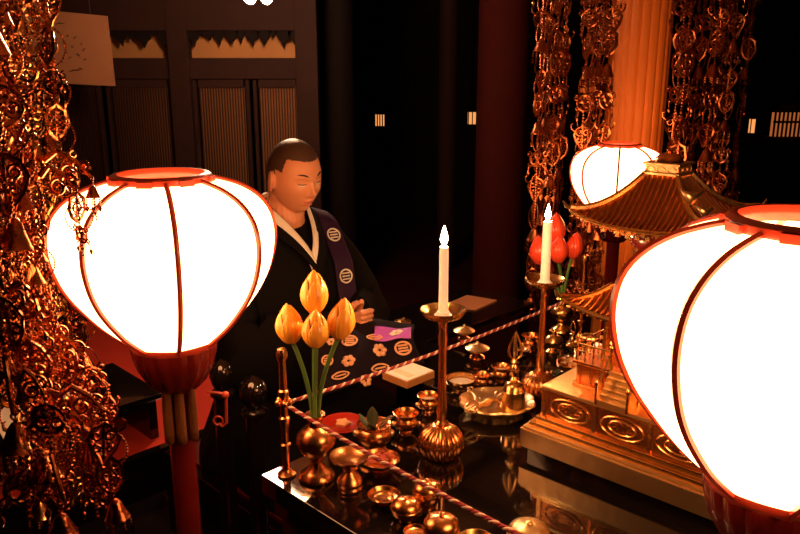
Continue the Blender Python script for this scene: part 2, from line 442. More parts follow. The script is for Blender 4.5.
# candlesticks
def candlestick(px, py, label, dish_py, cpx, top_py, w_globe, w_dish, m):
    p = onz(px, py, TZ); R_ = px_r(w_globe, p); zd = aty(cpx, dish_py, p.y).z-TZ
    t = thing('candlestick', label, 'candlestick', p)
    g = [(0, 0), (R_*.62, 0), (R_*.74, .004), (R_*.90, R_*.30), (R_, R_*.62), (R_*.96, R_*.95), (R_*.78, R_*1.25), (R_*.45, R_*1.48), (R_*.28, R_*1.56)]
    MB().lathe(g, n=120, flute=20, fd=.045, frange=(2, 7)).build('ribbed_base', m, t)
    b = R_*1.5; Ls = zd-b
    MB().lathe([(.013, b), (.014, b+.006), (.009, b+.012), (.0105, b+.03), (.0085, b+Ls*.3), (.0075, b+Ls*.55), (.0075, b+Ls*.72), (.0095, b+Ls*.80), (.0075, b+Ls*.86), (.009, b+Ls*.94), (.018, zd-.004), (0, zd)], n=24).build('shaft', m, t)
    rd = px_r(w_dish, Vector((p.x, p.y, TZ+zd)))
    MB().lathe([(0, zd-.006), (rd*.45, zd-.006), (rd*.78, zd-.001), (rd*.97, zd+.010), (rd, zd+.014), (rd*.965, zd+.014), (rd*.75, zd+.004), (0, zd+.001)], n=96, flute=32, fd=.025, frange=(2, 5)).build('drip_dish', 'gold', t)
    MB().lathe([(0, 0), (rd*.42, 0), (rd*.3, .0045), (.012, .008), (0, .009)], (0, 0, zd+.0015), n=24).build('spilt_wax', 'wax', t)
    c = thing('candle', 'lit white candle standing in the dish of the '+label.split(' candlestick')[0]+' candlestick', 'candle', p+Vector((0, 0, zd+.008)))
    hc = aty(cpx, top_py, p.y).z-TZ-zd-.008; lean = (aty(cpx+1, top_py, p.y).x-p.x)*.3
    rc = px_r(9, Vector((p.x, p.y, TZ+zd)))
    MB().lathe([(rc*1.05, 0), (rc*1.02, hc*.3), (rc, hc*.9), (rc*.95, hc-.002), (rc*.7, hc), (rc*.3, hc-.002), (0, hc-.003)], n=24).build('wax', 'wax', c)
    MB().tube([(0, 0, hc-.004), (0.0005, 0, hc+.006)], .0009, 6).build('wick', 'ink', c)
    fl = MB().lathe([(0, 0), (.0038, .002), (.0062, .007), (.0066, .013), (.0048, .021), (.0022, .029), (0, .036)], n=16).build('flame', 'flame', c); fl.location = (0, 0, hc+.003)
    return t
candlestick(441, 456, 'nearer brass candlestick with fluted globe base, in front of the cream book', 316, 443, 246, 45, 46, 'copper')
candlestick(539, 398, 'farther brass candlestick with fluted globe base, beside the bell tray', 284, 541, 221, 37, 40, 'copper')

# corner posts and twisted ropes
def corner_post(u, v, label):
    p = tab(u, v, TZ); t = thing('corner_post', label, 'post', p)
    pr = [(0, 0), (.017, 0), (.018, .004), (.011, .010), (.009, .014)]
    for k in range(3):
        b = .014+k*.055; pr += [(.0075, b+.004), (.0072, b+.030), (.0105, b+.048), (.0105, b+.052), (.0075, b+.055)]
    pr += [(.0075, .190), (.0068, .232), (.0095, .240), (.011, .249), (.0085, .259), (0, .262)]
    MB().lathe(pr, n=20).build('shaft', 'copper', t)
    mb = MB()
    for k in range(5): a_ = 2*PI*k/5; mb.ball((.012*math.cos(a_), .012*math.sin(a_), .153), .0068, 2)
    mb.build('rope_collar', 'copper', t)
    return p
Q = H-.035
PA = corner_post(-Q, -Q, 'slender jointed bronze corner post nearest the left lantern'); PA = tab(-Q, -Q, TZ)
corner_post(-Q, Q, 'slender bronze corner post behind the red lotus vase')
def rope(a_, b_, sag, label, turns=46):
    t = thing('twisted_rope', label, 'rope', a_)
    N = turns*10; d = b_-a_; side = d.normalized().cross(Vector((0, 0, 1))).normalized()
    for k, mm in ((0, 'ropew'), (1, 'roper'), (2, 'roper')):
        pts = []
        for i in range(N+1):
            u = i/N; c = d*u+Vector((0, 0, -sag*4*u*(1-u))); an = 2*PI*(turns*u+k/3)
            pts.append(c+side*math.cos(an)*.0020+Vector((0, 0, math.sin(an)*.0020)))
        MB().tube(pts, .0022, 6).build('light_strand' if k == 0 else 'dark_strand', mm, t)
rz_ = .148
pN = lambda u, v: tab(u, v, TZ+rz_)
rope(pN(-Q, -Q+.018), pN(-Q, Q-.018), .012, 'red and white twisted rope along the priest side of the altar', 40)
rope(pN(-Q+.018, -Q), pN(Q-.02, -Q), .020, 'red and white twisted rope along the near left side of the altar', 40)
rope(pN(-Q+.018, Q), pN(Q-.02, Q), .025, 'red and white twisted rope along the far side, behind the pagoda', 34)
corner_post(Q, -Q, 'slender bronze corner post hidden below the big near lantern')
corner_post(Q, Q, 'slender bronze corner post at the far right altar corner')

# small vessels
vessel('pedestal_dish', 'brass dish on a bulbous foot beside the yellow lotus vase', 'dish', 350, 488, pedestal(.037, .068), 'copper')
a = MB()
for k in range(26):
    an = random.random()*6.28; rr = random.random()**.5*.026; a.ball((rr*math.cos(an), rr*math.sin(an), .025+random.random()*.005), .006, 1, (1.3, .8, .35))
vessel('offering_dish', 'low copper dish of dark red petals, right of the bulbous-footed dish', 'dish', 380, 470, dish(.040, .026), 'copper', parts=[('offering_petals', a, 'petals')])
vessel('red_tray', 'round red lacquer tray behind the yellow lotus vase', 'tray', 343, 427, [(0, 0), (.035, 0), (.046, .006), (.050, .011), (.048, .012), (.042, .007), (0, .005)], 'redlac',
       parts=[('offering_cake', MB().lathe([(0, .006), (.014, .006), (.016, .012), (.010, .016), (0, .017)], n=10, flute=5, fd=.2), 'crest')])
# incense burner with leaf
bp = [(0, 0), (.026, 0), (.024, .006), (.034, .018), (.038, .030), (.036, .040), (.030, .046), (.033, .052), (.035, .054), (.031, .053), (.027, .045), (0, .043)]
lf = MB()
def leafshape(mb, c, L, W, rz, tl):
    rot = rotz(rz) @ Matrix.Rotation(tl, 3, 'X')
    def fn(u, v):
        w_ = W*math.sin(PI*min(.98, v*.94+.04))**.8
        return Vector(c)+rot @ Vector(((u-.5)*2*w_, .25*abs(u-.5)*w_*2, L*v))
    mb.grid(fn, 6, 10)
leafshape(lf, (-.002, 0, .042), .045, .012, .1, -.25)
leafshape(lf, (-.006, 0, .042), .04, .009, 1.0, -.85); leafshape(lf, (.006, .002, .042), .036, .009, -1.2, -.9); leafshape(lf, (0, .005, .042), .034, .009, 2.8, -.9)
burner = vessel('incense_burner', 'dark bronze incense pot holding a dark green leaf and silver tongs', 'incense burner', 374, 447, bp, 'copper')
lf.build('leaf', 'leaf', burner, True, (('solid', .0008),))
tg = MB(); tg.tube([(.006, -.004, .046), (.028, -.01, .068), (.036, -.012, .076)], [.0012, .0018, .0026], 6); tg.tube([(.010, .0, .046), (.032, -.004, .066), (.040, -.006, .073)], [.0012, .0018, .0026], 6)
tg.build('tongs', 'silver', burner)
lg = [MB().lathe([(0, 0), (.004, 0), (.006, .010), (.003, .014)], (.022*math.cos(a_), .022*math.sin(a_), -.0), n=8) for a_ in (.5, 2.6, 4.7)]
for x_ in lg: x_.build('foot', 'copper', burner)
for s_ in (-1, 1):
    o = MB().ball((s_*.036, -.008, .036), .0075, 2).build('ear_knob', 'gold2', burner)
def knobcup(px, py, r, h, label, m='copper', ash=False):
    t = vessel('offering_cup', label, 'cup', px, py, cup(r, h), m)
    for s_ in (-1, 1): MB().ball((s_*r*.96, -.006, h*.5), r*.2, 2).build('side_knob', 'gold2', t)
    MB().lathe([(0, h*.70), (r*.70, h*.70), (r*.4, h*.74), (0, h*.75)], n=20).build('offering', 'ash' if ash else m, t)
    return t
knobcup(406, 432, .028, .046, 'small flared copper cup between leaf pot and near candlestick')
knobcup(428, 412, .026, .042, 'small flared copper cup directly in front of the cream book', ash=True)
knobcup(481, 388, .023, .036, 'small brass cup right of the wide thick-rimmed bowl')
knobcup(501, 381, .026, .040, 'small brass cup behind the bell tray, farthest of its row', ash=True)
vessel('wide_bowl', 'wide low thick-rimmed brass bowl behind the near candlestick shaft', 'bowl', 461, 389, bowl(.039, .030), 'gold',
       parts=[('ash_bed', MB().lathe([(0, .018), (.031, .018), (.015, .020), (0, .021)], n=20), 'ash')])
# lidded dishes on the far-left side
def lidded(px, py, r, h, lh, label, m='gold2', z=TZ, pedh=None):
    t = thing('lidded_dish', label, 'lidded dish', onz(px, py, z))
    MB().lathe(pedestal(r, h)[:-5]+[(r, h), (0, h)], n=32).build('foot', 'copper', t)
    MB().lathe([(0, h)]+lid(r, lh, h+.001), n=32).build('lid', m, t)
    return t
lidded(477, 358, .032, .026, .022, 'lidded gilt dish below the rope, in front of its twin near the candle')
lidded(464, 340, .030, .026, .022, 'lidded gilt dish just right of the near candlestick shaft, above the rope')
st_ = onz(403, 340, .80)
# a low black side desk beyond the altar with paper and a lidded dish
sd = thing('side_desk', 'low black lacquered desk behind the altar, between priest and far candle', 'desk', (.175, 2.76, .4), PI/4)
MB().box((0, 0, .40), (.70, .34, .022)).build('desk_top', 'lacquer', sd, False, (('bevel', .003),))
for sx in (-1, 1):
    for sy in (-1, 1): MB().box((sx*.32, sy*.14, .195), (.028, .028, .39)).build('leg', 'lacquer', sd, False)
pd_ = tab(-H-.122, .105, .4)
pk = thing('priest_desk', 'narrow black lacquered desk pushed against the altar before the kneeling person', 'desk', pd_, PI/4)
MB().box((0, 0, .54), (.235, .50, .02)).build('desk_top', 'lacquer', pk, False, (('bevel', .003),))
for sy in (-1, 1): MB().box((.08, sy*.225, .265), (.03, .03, .53)).build('leg', 'lacquer', pk, False)
DZ = .8115
def flat_quad(name, pts, z, th, m, parent=None):
    P = [Vector((*p.xy, z)) for p in pts]; c = sum(P, Vector())/len(P)
    mb = MB(); k = len(P)
    mb.poly([p-c for p in P]+[p-c+Vector((0, 0, th)) for p in P], [tuple(range(k))[::-1], tuple(range(k, 2*k))]+[(i, (i+1) % k, k+(i+1) % k, k+i) for i in range(k)])
    o = mb.build(name, m, parent, False); o.location = c; return o
o = flat_quad('paper_sheet', [onz(441, 307, DZ), onz(467, 296, DZ), onz(497, 301, DZ), onz(475, 311, DZ)], DZ+.0005, .004, 'plaque')  # white sheet; its dimness is put into the tan paper colour
tag(o, 'pale paper sheet lying on the black side desk, right of the near candle', 'paper')
lidded(403, 330, .030, .030, .016, 'small lidded gilt dish on a stem near the purple cloth', 'gold', z=DZ)
# cream book on a brown box
bk = thing('sutra_book', 'cream-topped sutra book with brown sides lying behind the near candlestick', 'book', onz(408.5, 380, TZ)+Vector((0, .01, 0)), PI/4)
MB().box((0, 0, .009), (.100, .088, .018)).build('book_block', 'bookside', bk, False, (('bevel', .001),))
MB().box((0, 0, .0195), (.096, .084, .003)).build('cover', 'paper', bk, False, (('bevel', .001),))
MB().box((-.02, .0, .0216), (.018, .06, .0008)).build('title_slip', 'cream', bk, False)
# tray with bell and vajra
tp = onz(497, 402, TZ+.022); tp.z = TZ
ty = thing('lobed_tray', 'lobed gilt tray carrying the handbell and vajra', 'tray', tp)
def lob(r, z, n=96):
    out = []
    for i in range(n):
        a_ = 2*PI*i/n; rr = r*(1+.075*abs(math.sin(a_*4))+.02*math.sin(a_*2)); out.append((rr*math.cos(a_)*1.08, rr*math.sin(a_)*.92, z))
    return out
MB().loft([lob(.05, .0), lob(.055, .010), lob(.070, .015), lob(.078, .025), lob(.076, .0285), lob(.070, .026), lob(.062, .0195), lob(.03, .0185)]).build('tray_plate', 'gold2', ty)
mb = MB(); mb.lathe([(.04, 0), (.045, .003), (.04, .006), (.045, .012)], n=32); 
mb.build('tray_foot', 'copper', ty)
bz = TZ+.0215; bpz = onz(513, 408, bz)
BS = 1.2
be = thing('vajra_bell', 'brass ritual handbell with pronged vajra handle standing on the lobed tray', 'bell', bpz)
MB().lathe([(0, 0), (.026, 0), (.0265, .003), (.0245, .008), (.0245, .010), (.023, .013), (.0232, .020), (.0225, .022), (.0225, .034), (.0228, .036), (.0215, .038), (.019, .047), (.012, .052), (.006, .054), (0, .055)], n=40).build('bell_body', 'gold', be)
MB().lathe([(.005, .053), (.009, .058), (.006, .063), (.0085, .070), (.010, .076), (.0085, .082), (.006, .087), (.009, .092), (.005, .097)], n=20).build('grip', 'gold', be)
mb = MB()
for k in range(5):
    a_ = 2*PI*k/4
    if k == 4: mb.tube([(0, 0, .095), (0, 0, .15)], [.003, .0012], 6); break
    mb.tube([(x_*math.cos(a_), x_*math.sin(a_), z_) for x_, z_ in ((.004, .096), (.011, .102), (.013, .113), (.010, .126), (.005, .138), (.0015, .146))], [.0022, .003, .0028, .0024, .0018, .001], 6)
mb.build('prongs', 'gold', be)
be.scale = (1.12, 1.12, 1.22)
vj = thing('vajra', 'gilt double-ended vajra lying on the lobed tray beside the bell', 'vajra', onz(487, 402, TZ+.034), math.radians(40))
vj.scale = (1.1, 1.1, 1.25)
ax = rotz(0); RX = Matrix.Rotation(PI/2, 3, 'Y')
MB().lathe([(.003, -.03), (.006, -.022), (.0045, -.014), (.008, -.004), (.008, .004), (.0045, .014), (.006, .022), (.003, .03)], rot=RX, n=16).build('grip', 'gold2', vj)
mb = MB()
for s_ in (-1, 1):
    for k in range(4):
        a_ = 2*PI*k/4+.7
        mb.tube([(s_*z_, x_*math.cos(a_), x_*math.sin(a_)) for x_, z_ in ((.003, .028), (.010, .034), (.011, .044), (.007, .056), (.001, .064))], [.002, .0026, .0024, .0018, .001], 6)
mb.build('prongs', 'gold2', vj)
vj2 = copy_tree(vj); vj2.rotation_euler.z = math.radians(100); vj2.location = onz(474, 396, TZ+.030); vj2.scale = (.75, .75, .8); vj2['label'] = 'smaller gilt vajra lying crosswise at the left end of the lobed tray'

# group near the red lotus
knobcup(530, 352, .026, .05, 'copper cup with pale rim left of the far candlestick shaft', 'copper', ash=True)
si = thing('silver_spoon_rest', 'small silver dish catching light left of the far candlestick', 'dish', onz(523, 356, TZ))
MB().lathe(dish(.020, .02), n=24).build('body', 'silver', si)
vessel('bottle_vase', 'small round brass bottle just in front of the red lotus vase', 'vase', 553, 352, [(0, 0), (.018, 0), (.020, .004), (.012, .010), (.024, .022), (.027, .034), (.020, .046), (.008, .052), (.008, .06), (.013, .064), (.006, .063), (0, .05)], 'gold')
a = MB()
for k in range(40):
    an = random.random()*6.28; rr = random.random()**.5*.03; a.ball((rr*math.cos(an), rr*math.sin(an), .024+random.random()*.006), .005, 1, (1, 1, .8))
vessel('grain_bowl', 'gilt bowl of golden grains left of the pagoda balcony', 'bowl', 571, 372, bowl(.040, .028), 'copper', parts=[('grains', a, 'gold2')])
vessel('pedestal_dish', 'brass pedestal dish left of the pagoda column, under the lower roof', 'dish', 590, 352, pedestal(.031, .045), 'gold')
sv = thing('upright_vajra', 'small upright gilt vajra on a stand between red lotus and pagoda', 'vajra', onz(572, 346, TZ))
MB().lathe([(0, 0), (.018, 0), (.019, .004), (.009, .009), (.006, .014), (.010, .022), (.006, .030), (.009, .036), (.004, .042), (0, .043)], n=20).build('stand', 'gold', sv)
mb = MB()
for k in range(4):
    a_ = 2*PI*k/4+.4
    mb.tube([(x_*math.cos(a_), x_*math.sin(a_), z_) for x_, z_ in ((.003, .040), (.010, .046), (.010, .058), (.004, .070), (.001, .074))], [.002, .0026, .0024, .0018, .001], 6)
mb.build('prongs', 'gold', sv)

# near cluster along the near-left rope
vessel('flat_saucer', 'flat copper saucer left of the near cluster of lidded bowls', 'saucer', 384, 503, dish(.030, .018), 'copper')
def lbowl(px, py, r, h, lh, label, m='copper'):
    t = thing('lidded_bowl', label, 'lidded bowl', onz(px, py, TZ))
    MB().lathe(bowl(r, h)[:-4]+[(0, h*.96)], n=36).build('bowl', m, t)
    MB().lathe([(0, h)]+[(r*.98, h+.001), (r*.97, h+lh*.15), (r*.85, h+lh*.5), (r*.55, h+lh*.78), (r*.2, h+lh*.86), (r*.12, h+lh*.9), (r*.16, h+lh*1.05), (0, h+lh*1.15)], n=36).build('lid', m, t)
    return t
lbowl(406, 519, .027, .024, .018, 'leftmost lidded copper bowl in the near cluster under the rope')
lbowl(427, 507, .027, .034, .020, 'tallest lidded copper bowl in the near cluster, behind the rope')
lbowl(441, 544, .031, .034, .022, 'lidded copper bowl at the bottom edge, nearest of its cluster')
lbowl(528, 548, .036, .028, .020, 'bright gilt lidded bowl at the bottom edge right of the rope', 'gold2')
vessel('flat_saucer', 'pale gilt saucer at the bottom edge between two lidded bowls', 'saucer', 476, 549, dish(.030, .018), 'gold')
vessel('flat_saucer', 'small copper saucer squeezed between the copper lidded bowls', 'saucer', 415, 538, dish(.020, .014), 'copper')

# ------------------------------------------------------------------ pagoda
PG = Vector((.495, 1.385, TZ)); pg = thing('gilded_pagoda', 'gilded miniature pagoda with two curved roofs and railed base at the altar centre', 'pagoda', PG, PI/4+math.radians(2))
mb = MB(); mb.box((0, 0, .011), (.36, .36, .022)); BASE = [mb.build('plinth', 'lacquer', pg, False)]
mb = MB(); mb.box((0, 0, .043), (.385, .385, .040)); mb.box((0, 0, .066), (.378, .378, .005))
BASE.append(mb.build('base_step', 'gold2', pg, False, (('bevel', .0015),)))
mb = MB()
mb.box((0, 0, .0735), (.362, .362, .010)); mb.box((0, 0, .084), (.342, .342, .012))
BASE.append(mb.build('base_moulding', 'gold', pg, False, (('bevel', .002),)))
mb = MB(); mb.box((0, 0, .1185), (.322, .322, .057)); BASE.append(mb.build('panel_tier', 'copper', pg, False, (('bevel', .001),)))
mb = MB(); mb.box((0, 0, .151), (.330, .330, .008)); BASE.append(mb.build('platform_top', 'gold2', pg, False, (('bevel', .0015),)))
mb = MB()
for q in range(4):
    rt = rotz(q*PI/2)
    for k in (-1, 0, 1):
        c = Vector((k*.104, -.1625, .118))
        for sc in (1, .62): mb.tube([rt @ (c+Vector((.041*sc*math.cos(u), 0, .021*sc*math.sin(u)))) for u in [2*PI*i/24 for i in range(24)]], .0013, 5, True)
        for j in range(8):
            u = 2*PI*j/8; mb.tube([rt @ (c+Vector((.012*math.cos(u), 0, .006*math.sin(u)))), rt @ (c+Vector((.022*math.cos(u+.4), 0, .011*math.sin(u+.4))))], .001, 4)
    for k in (-1.5, -.5, .5, 1.5): mb.box(rt @ Vector((k*.1045, -.1625, .1185)), (.006, .006, .056), rt)
BASE.append(mb.build('oval_panel_relief', 'gold', pg))
for o in BASE: o.scale = (.92, 1.05, 1); o.location = (0, -.02, 0)
# balcony tier
Zb = .155
mb = MB(); mb.box((0, 0, Zb+.024), (.205, .205, .048)); mb.box((0, 0, Zb+.004), (.219, .219, .008)); mb.box((0, 0, Zb+.051), (.222, .222, .007))
for q in range(4):
    rt = rotz(q*PI/2)
    for k in range(-4, 5): mb.box(rt @ Vector((k*.0245, -.104, Zb+.026)), (.005, .006, .044), rt)
mb.build('balcony_base', 'copper', pg, False, (('bevel', .001),))
for q in range(4):
    rt = rotz(q*PI/2); gap = .03 if q in (0, 3) else 0
    for sd_ in ((-1, 1) if gap else (0,)):
        mb = MB()
        x0, x1 = (gap, .112) if sd_ > 0 else (-.112, -gap) if sd_ < 0 else (-.112, .112)
        for z in (.020, .034): mb.tube([rt @ Vector((x0, -.105, Zb+.054+z)), rt @ Vector((x1, -.105, Zb+.054+z))], .0020 if z > .03 else .0014, 6)
        for k in range(-6, 7):
            if not x0-.001 <= k*.0175 <= x1+.001: continue
            big = abs(k) == 6 or (gap and abs(k) == 2)
            mb.lathe([(.0028 if big else .0014, 0), (.0028 if big else .0014, .040 if big else .033), (.0045 if big else .0014, .043 if big else .034), (.0035 if big else .001, .050 if big else .035), (0, .056 if big else .036)], rt @ Vector((k*.0175, -.105, Zb+.054)), n=8)
        mb.build('railing', 'gold', pg)
# stairs on two near faces
for q in (0, 3):
    rt = rotz(q*PI/2)
    mb = MB()
    for k in range(6): mb.box(rt @ Vector((0, -.112-.0075*(5-k)-.004, Zb+.0045*(k+1))), (.056, .009, .009*(k+1)), rt)
    mb.build('staircase', 'gold2', pg, False)
    mb = MB()
    for s_ in (-1, 1):
        mb.tube([rt @ Vector((s_*.031, -.108, Zb+.088)), rt @ Vector((s_*.031, -.158, Zb+.034))], .002, 6)
        for y_, h_ in ((-.108, .104), (-.158, .050)): mb.lathe([(.003, 0), (.003, h_-.014), (.005, h_-.010), (.004, h_-.004), (0, h_)], rt @ Vector((s_*.031, y_, Zb)), n=8)
    mb.build('stair_rail', 'gold', pg)
# lower storey
Z1 = Zb+.0545
mb = MB(); mb.box((0, 0, Z1+.051), (.128, .128, .102)); mb.build('lower_storey', 'copper', pg, False)
mb = MB()
for q in range(4):
    rt = rotz(q*PI/2)
    for k in (-1, -.36, .36, 1): mb.lathe([(.0062, 0), (.0055, .004), (.0050, .092), (.0075, .098), (.0075, .102)], rt @ Vector((k*.066, -.066, Z1)), n=12)
    mb.box(rt @ Vector((0, -.066, Z1+.095)), (.14, .008, .010), rt); mb.box(rt @ Vector((0, -.066, Z1+.012)), (.14, .006, .006), rt)
    for k in range(-6, 7): mb.box(rt @ Vector((k*.0105, -.072, Z1+.100)), (.004, .024, .008), rt)
mb.build('column_set', 'gold', pg)
def roof(name, z, half, top, hz, lift, m, ribs):
    """four-sided curved roof: eave half-width, top half-width, height"""
    mb = MB(); q4 = []
    def pt(q, u, v):       # u across -1..1, v from eave 0 to top 1
        hw = half+(top-half)*v; zz = hz*(v**1.55)+lift*(abs(u)**3)*(1-v)**2
        ex = 1+.06*(abs(u)**4)*(1-v)**2
        return rotz(q*PI/2) @ Vector((u*hw*ex, -hw*ex, zz))
    for q in range(4):
        mb.grid(lambda a_, b_: pt(q, a_*2-1, b_)+Vector((0, 0, z)), 24, 10)
        mb.grid(lambda a_, b_: pt(q, a_*2-1, 0)*(1-b_*.25)+Vector((0, 0, z-.007-.0*b_))*1 + Vector((0, 0, pt(q, a_*2-1, 0).z*b_*.0)), 24, 2)
        mb.grid(lambda a_, b_: pt(q, a_*2-1, 0)+Vector((0, 0, z-.007*(1-b_))), 24, 1)
    rf = mb.build(name, 'rooftile', pg)
    mb = MB()
    for q in range(4):
        for k in range(ribs):
            x0 = -half+2*half*(k+.5)/ribs; pts = []
            for j in range(11):
                v = j/10; hw = half+(top-half)*v
                if abs(x0) > hw*.985: break
                pts.append(pt(q, x0/hw, v)+Vector((0, 0, z+.0015)))
            if len(pts) > 1: mb.tube(pts, .0021, 5)
    mb.build('tile_ridge', 'copper', rf)
    mb = MB()
    for q in range(4):
        mb.tube([pt(q, 1, j/12)*1.0+Vector((0, 0, z+.005)) for j in range(13)], [.0055]*12+[.004], 6)
        mb.tube([pt(q, (j/24)*2-1, 0)+Vector((0, 0, z-.002)) for j in range(25)], .0035, 6)
        c_ = pt(q, 1, 0)+Vector((0, 0, z)); d_ = Vector((c_.x, c_.y, 0)).normalized()
        mb.tube([c_-d_*.005, c_+d_*.008+Vector((0, 0, .006)), c_+d_*.014+Vector((0, 0, .016))], [.005, .004, .0015], 6)
    mb.build('hip_ridge', 'gold', rf)
    mb = MB()
    for q in range(4):
        for k in range(18):
            u = -1+2*(k+.5)/18; a0 = pt(q, u, 0); 
            mb.tube([a0*.97+Vector((0, 0, z-.011)), Vector((a0.x*.55, a0.y*.55, z-.004))], .0022, 4)
            if k % 2: mb.ball(a0+Vector((0, 0, z-.010)), .0028, 1)
    mb.build('rafter', 'copper', rf)
    return rf
M['rooftile'] = mat('roof_gilt', (.42, .20, .07), .32, 1, .1, 50, var=.3)
roof('lower_roof', Z1+.106, .124, .062, .042, .020, 'gold', 22)
# round upper body with dome and slats
Z2 = Z1+.145
MB().lathe([(.060, 0), (.062, .004), (.062, .012), (.050, .016), (.048, .020), (.048, .078), (.056, .082), (.060, .094), (.056, .106), (.042, .116), (0, .120)], (0, 0, Z2), n=40).build('upper_body', 'darkred', pg)
mb = MB()
for k in range(28):
    a_ = 2*PI*k/28; mb.tube([(.049*math.cos(a_), .049*math.sin(a_), Z2+.018), (.049*math.cos(a_), .049*math.sin(a_), Z2+.080)], .0018, 5)
for q in range(4):
    rt = rotz(q*PI/2)
    for j, (hw, zz) in enumerate(((.040, .094), (.060, .104), (.080, .114))):
        for k in range(-3, 4): mb.box(rt @ Vector((k*hw/3, -hw, Z2+zz)), (.008, .008, .009), rt)
mb.build('bracket_set', 'gold', pg)
Z3 = Z2+.131
roof('upper_roof', Z3, .119, .026, .090, .022, 'gold', 24)
mb = MB(); mb.box((0, 0, Z3+0.097), (.062, .062, .018)); mb.box((0, 0, Z3+0.089), (.070, .070, .005)); mb.box((0, 0, Z3+0.107), (.070, .070, .004))
for q in range(4):
    rt = rotz(q*PI/2)
    for k in (-1, 0, 1): mb.tube([rt @ Vector((k*.02+.008*math.cos(u), -.0315, Z3+0.097+.005*math.sin(u))) for u in [PI*i/6 for i in range(12)]], .001, 4, True)
mb.build('roof_crown', 'gold2', pg, False, (('bevel', .001),))
MB().lathe([(.026, 0), (.025, .006), (.018, .013), (.008, .017), (.004, .019), (.007, .022), (0, .026)], (0, 0, Z3+0.109), n=24).build('finial_dome', 'copper', pg)
# chains with little bird-shaped clappers on the roof
rr_ = pg.rotation_euler.z
for px, py, yy, s_ in ((692, 195, 1.275, 1.55), (705, 210, 1.235, 1.15)):
    mb = MB(); P = [(-.016, 0, .007), (-.004, 0, .004), (.002, 0, .002), (.010, 0, .004), (.016, 0, .003), (.010, 0, -.003), (.004, 0, -.009), (-.003, 0, -.012), (-.008, 0, -.004)]
    mb.poly([Vector(p)*s_ for p in P]+[Vector((0, -.003, -.002))*s_], [(k, (k+1) % 9, 9) for k in range(9)])
    o = mb.build('bird_clapper', 'gold2', pg, True, (('solid', .001),))
    w_ = aty(px, py, yy)-PG; w_.rotate(Matrix.Rotation(-rr_, 3, 'Z')); o.location = w_; o.rotation_euler = (0, 0, -rr_+.3)

# ------------------------------------------------------------------ hanging ornaments (yoraku)
def spiral(c, r, turns, sgn, a0=0, n=18):
    return [Vector(c)+Vector((r*(1-.8*i/n)*math.cos(a0+sgn*turns*2*PI*i/n), 0, r*(1-.8*i/n)*math.sin(a0+sgn*turns*2*PI*i/n))) for i in range(n+1)]
def circ(c, r, n=16, sx=1, sz=1): return [Vector(c)+Vector((sx*r*math.cos(2*PI*i/n), 0, sz*r*math.sin(2*PI*i/n))) for i in range(n)]
def med_wheel(s):      # rings round a hub with a cross bar
    m = MB(); t = .0026*s
    m.tube(circ((0, 0, -.024*s), .022*s), t, 5, True, flat=1.6)
    for k in range(3):
        a_ = PI/2+2*PI*k/3; m.tube(circ((.012*s*math.cos(a_), 0, -.024*s+.012*s*math.sin(a_)), .0085*s, 12), t*.8, 5, True, flat=1.6)
    for sg in (-1, 1):
        m.tube(spiral((sg*.026*s, 0, -.008*s), .009*s, 1.1, sg, PI/2), t*.8, 5)
        m.tube(spiral((sg*.024*s, 0, -.040*s), .008*s, 1.1, -sg, -PI/2), t*.8, 5)
        m.tube([(sg*.026*s, 0, -.046*s), (sg*.027*s, 0, -.058*s)], t*.4, 4)
        m.lathe([(0, 0), (.0035*s, -.004*s), (.0045*s, -.009*s), (.002*s, -.016*s), (0, -.018*s)][::-1], (sg*.027*s, 0, -.058*s), n=6)
    m.ball((0, 0, -.024*s), .004*s, 1)
    return m
def med_leaf(s):       # pierced leaf plate with a spine
    m = MB(); t = .0026*s
    m.tube([(0, 0, 0), (0, 0, -.075*s)], [t*1.4, t*.8], 5)
    for sg in (-1, 1):
        m.tube([(0, 0, -.004*s), (sg*.016*s, 0, -.012*s), (sg*.024*s, 0, -.028*s), (sg*.018*s, 0, -.046*s), (sg*.006*s, 0, -.062*s), (0, 0, -.075*s)], t, 5, flat=2)
        m.tube(spiral((sg*.011*s, 0, -.024*s), .010*s, 1.25, sg, 1), t*.9, 5)
        m.tube(spiral((sg*.009*s, 0, -.045*s), .008*s, 1.25, -sg, 2), t*.9, 5)
        m.tube([(sg*.022*s, 0, -.018*s), (sg*.032*s, 0, -.010*s), (sg*.034*s, 0, .002*s), (sg*.028*s, 0, .006*s)], [t, t, t*.8, t*.5], 5)
    return m
def med_bell(s):
    m = MB()
    m.lathe([(0, 0), (.006*s, -.002*s), (.010*s, -.008*s), (.014*s, -.020*s), (.020*s, -.034*s), (.022*s, -.037*s), (.019*s, -.037*s), (.012*s, -.018*s), (0, -.006*s)], n=12, cap=False)
    for k in range(6):
        a_ = 2*PI*k/6
        for j in range(3): m.ball((.02*s*math.cos(a_), .02*s*math.sin(a_), -.041*s-.006*s*j), .0028*s, 1)
        m.poly([Vector((.02*s*math.cos(a_), .02*s*math.sin(a_), -.058*s))+Vector(p)*s for p in ((0, 0, 0), (.005, 0, -.008), (0, .002, -.018), (-.005, 0, -.008), (0, -.002, -.018))], [(0, 1, 2), (0, 2, 3), (0, 1, 4), (0, 4, 3)])
    return m
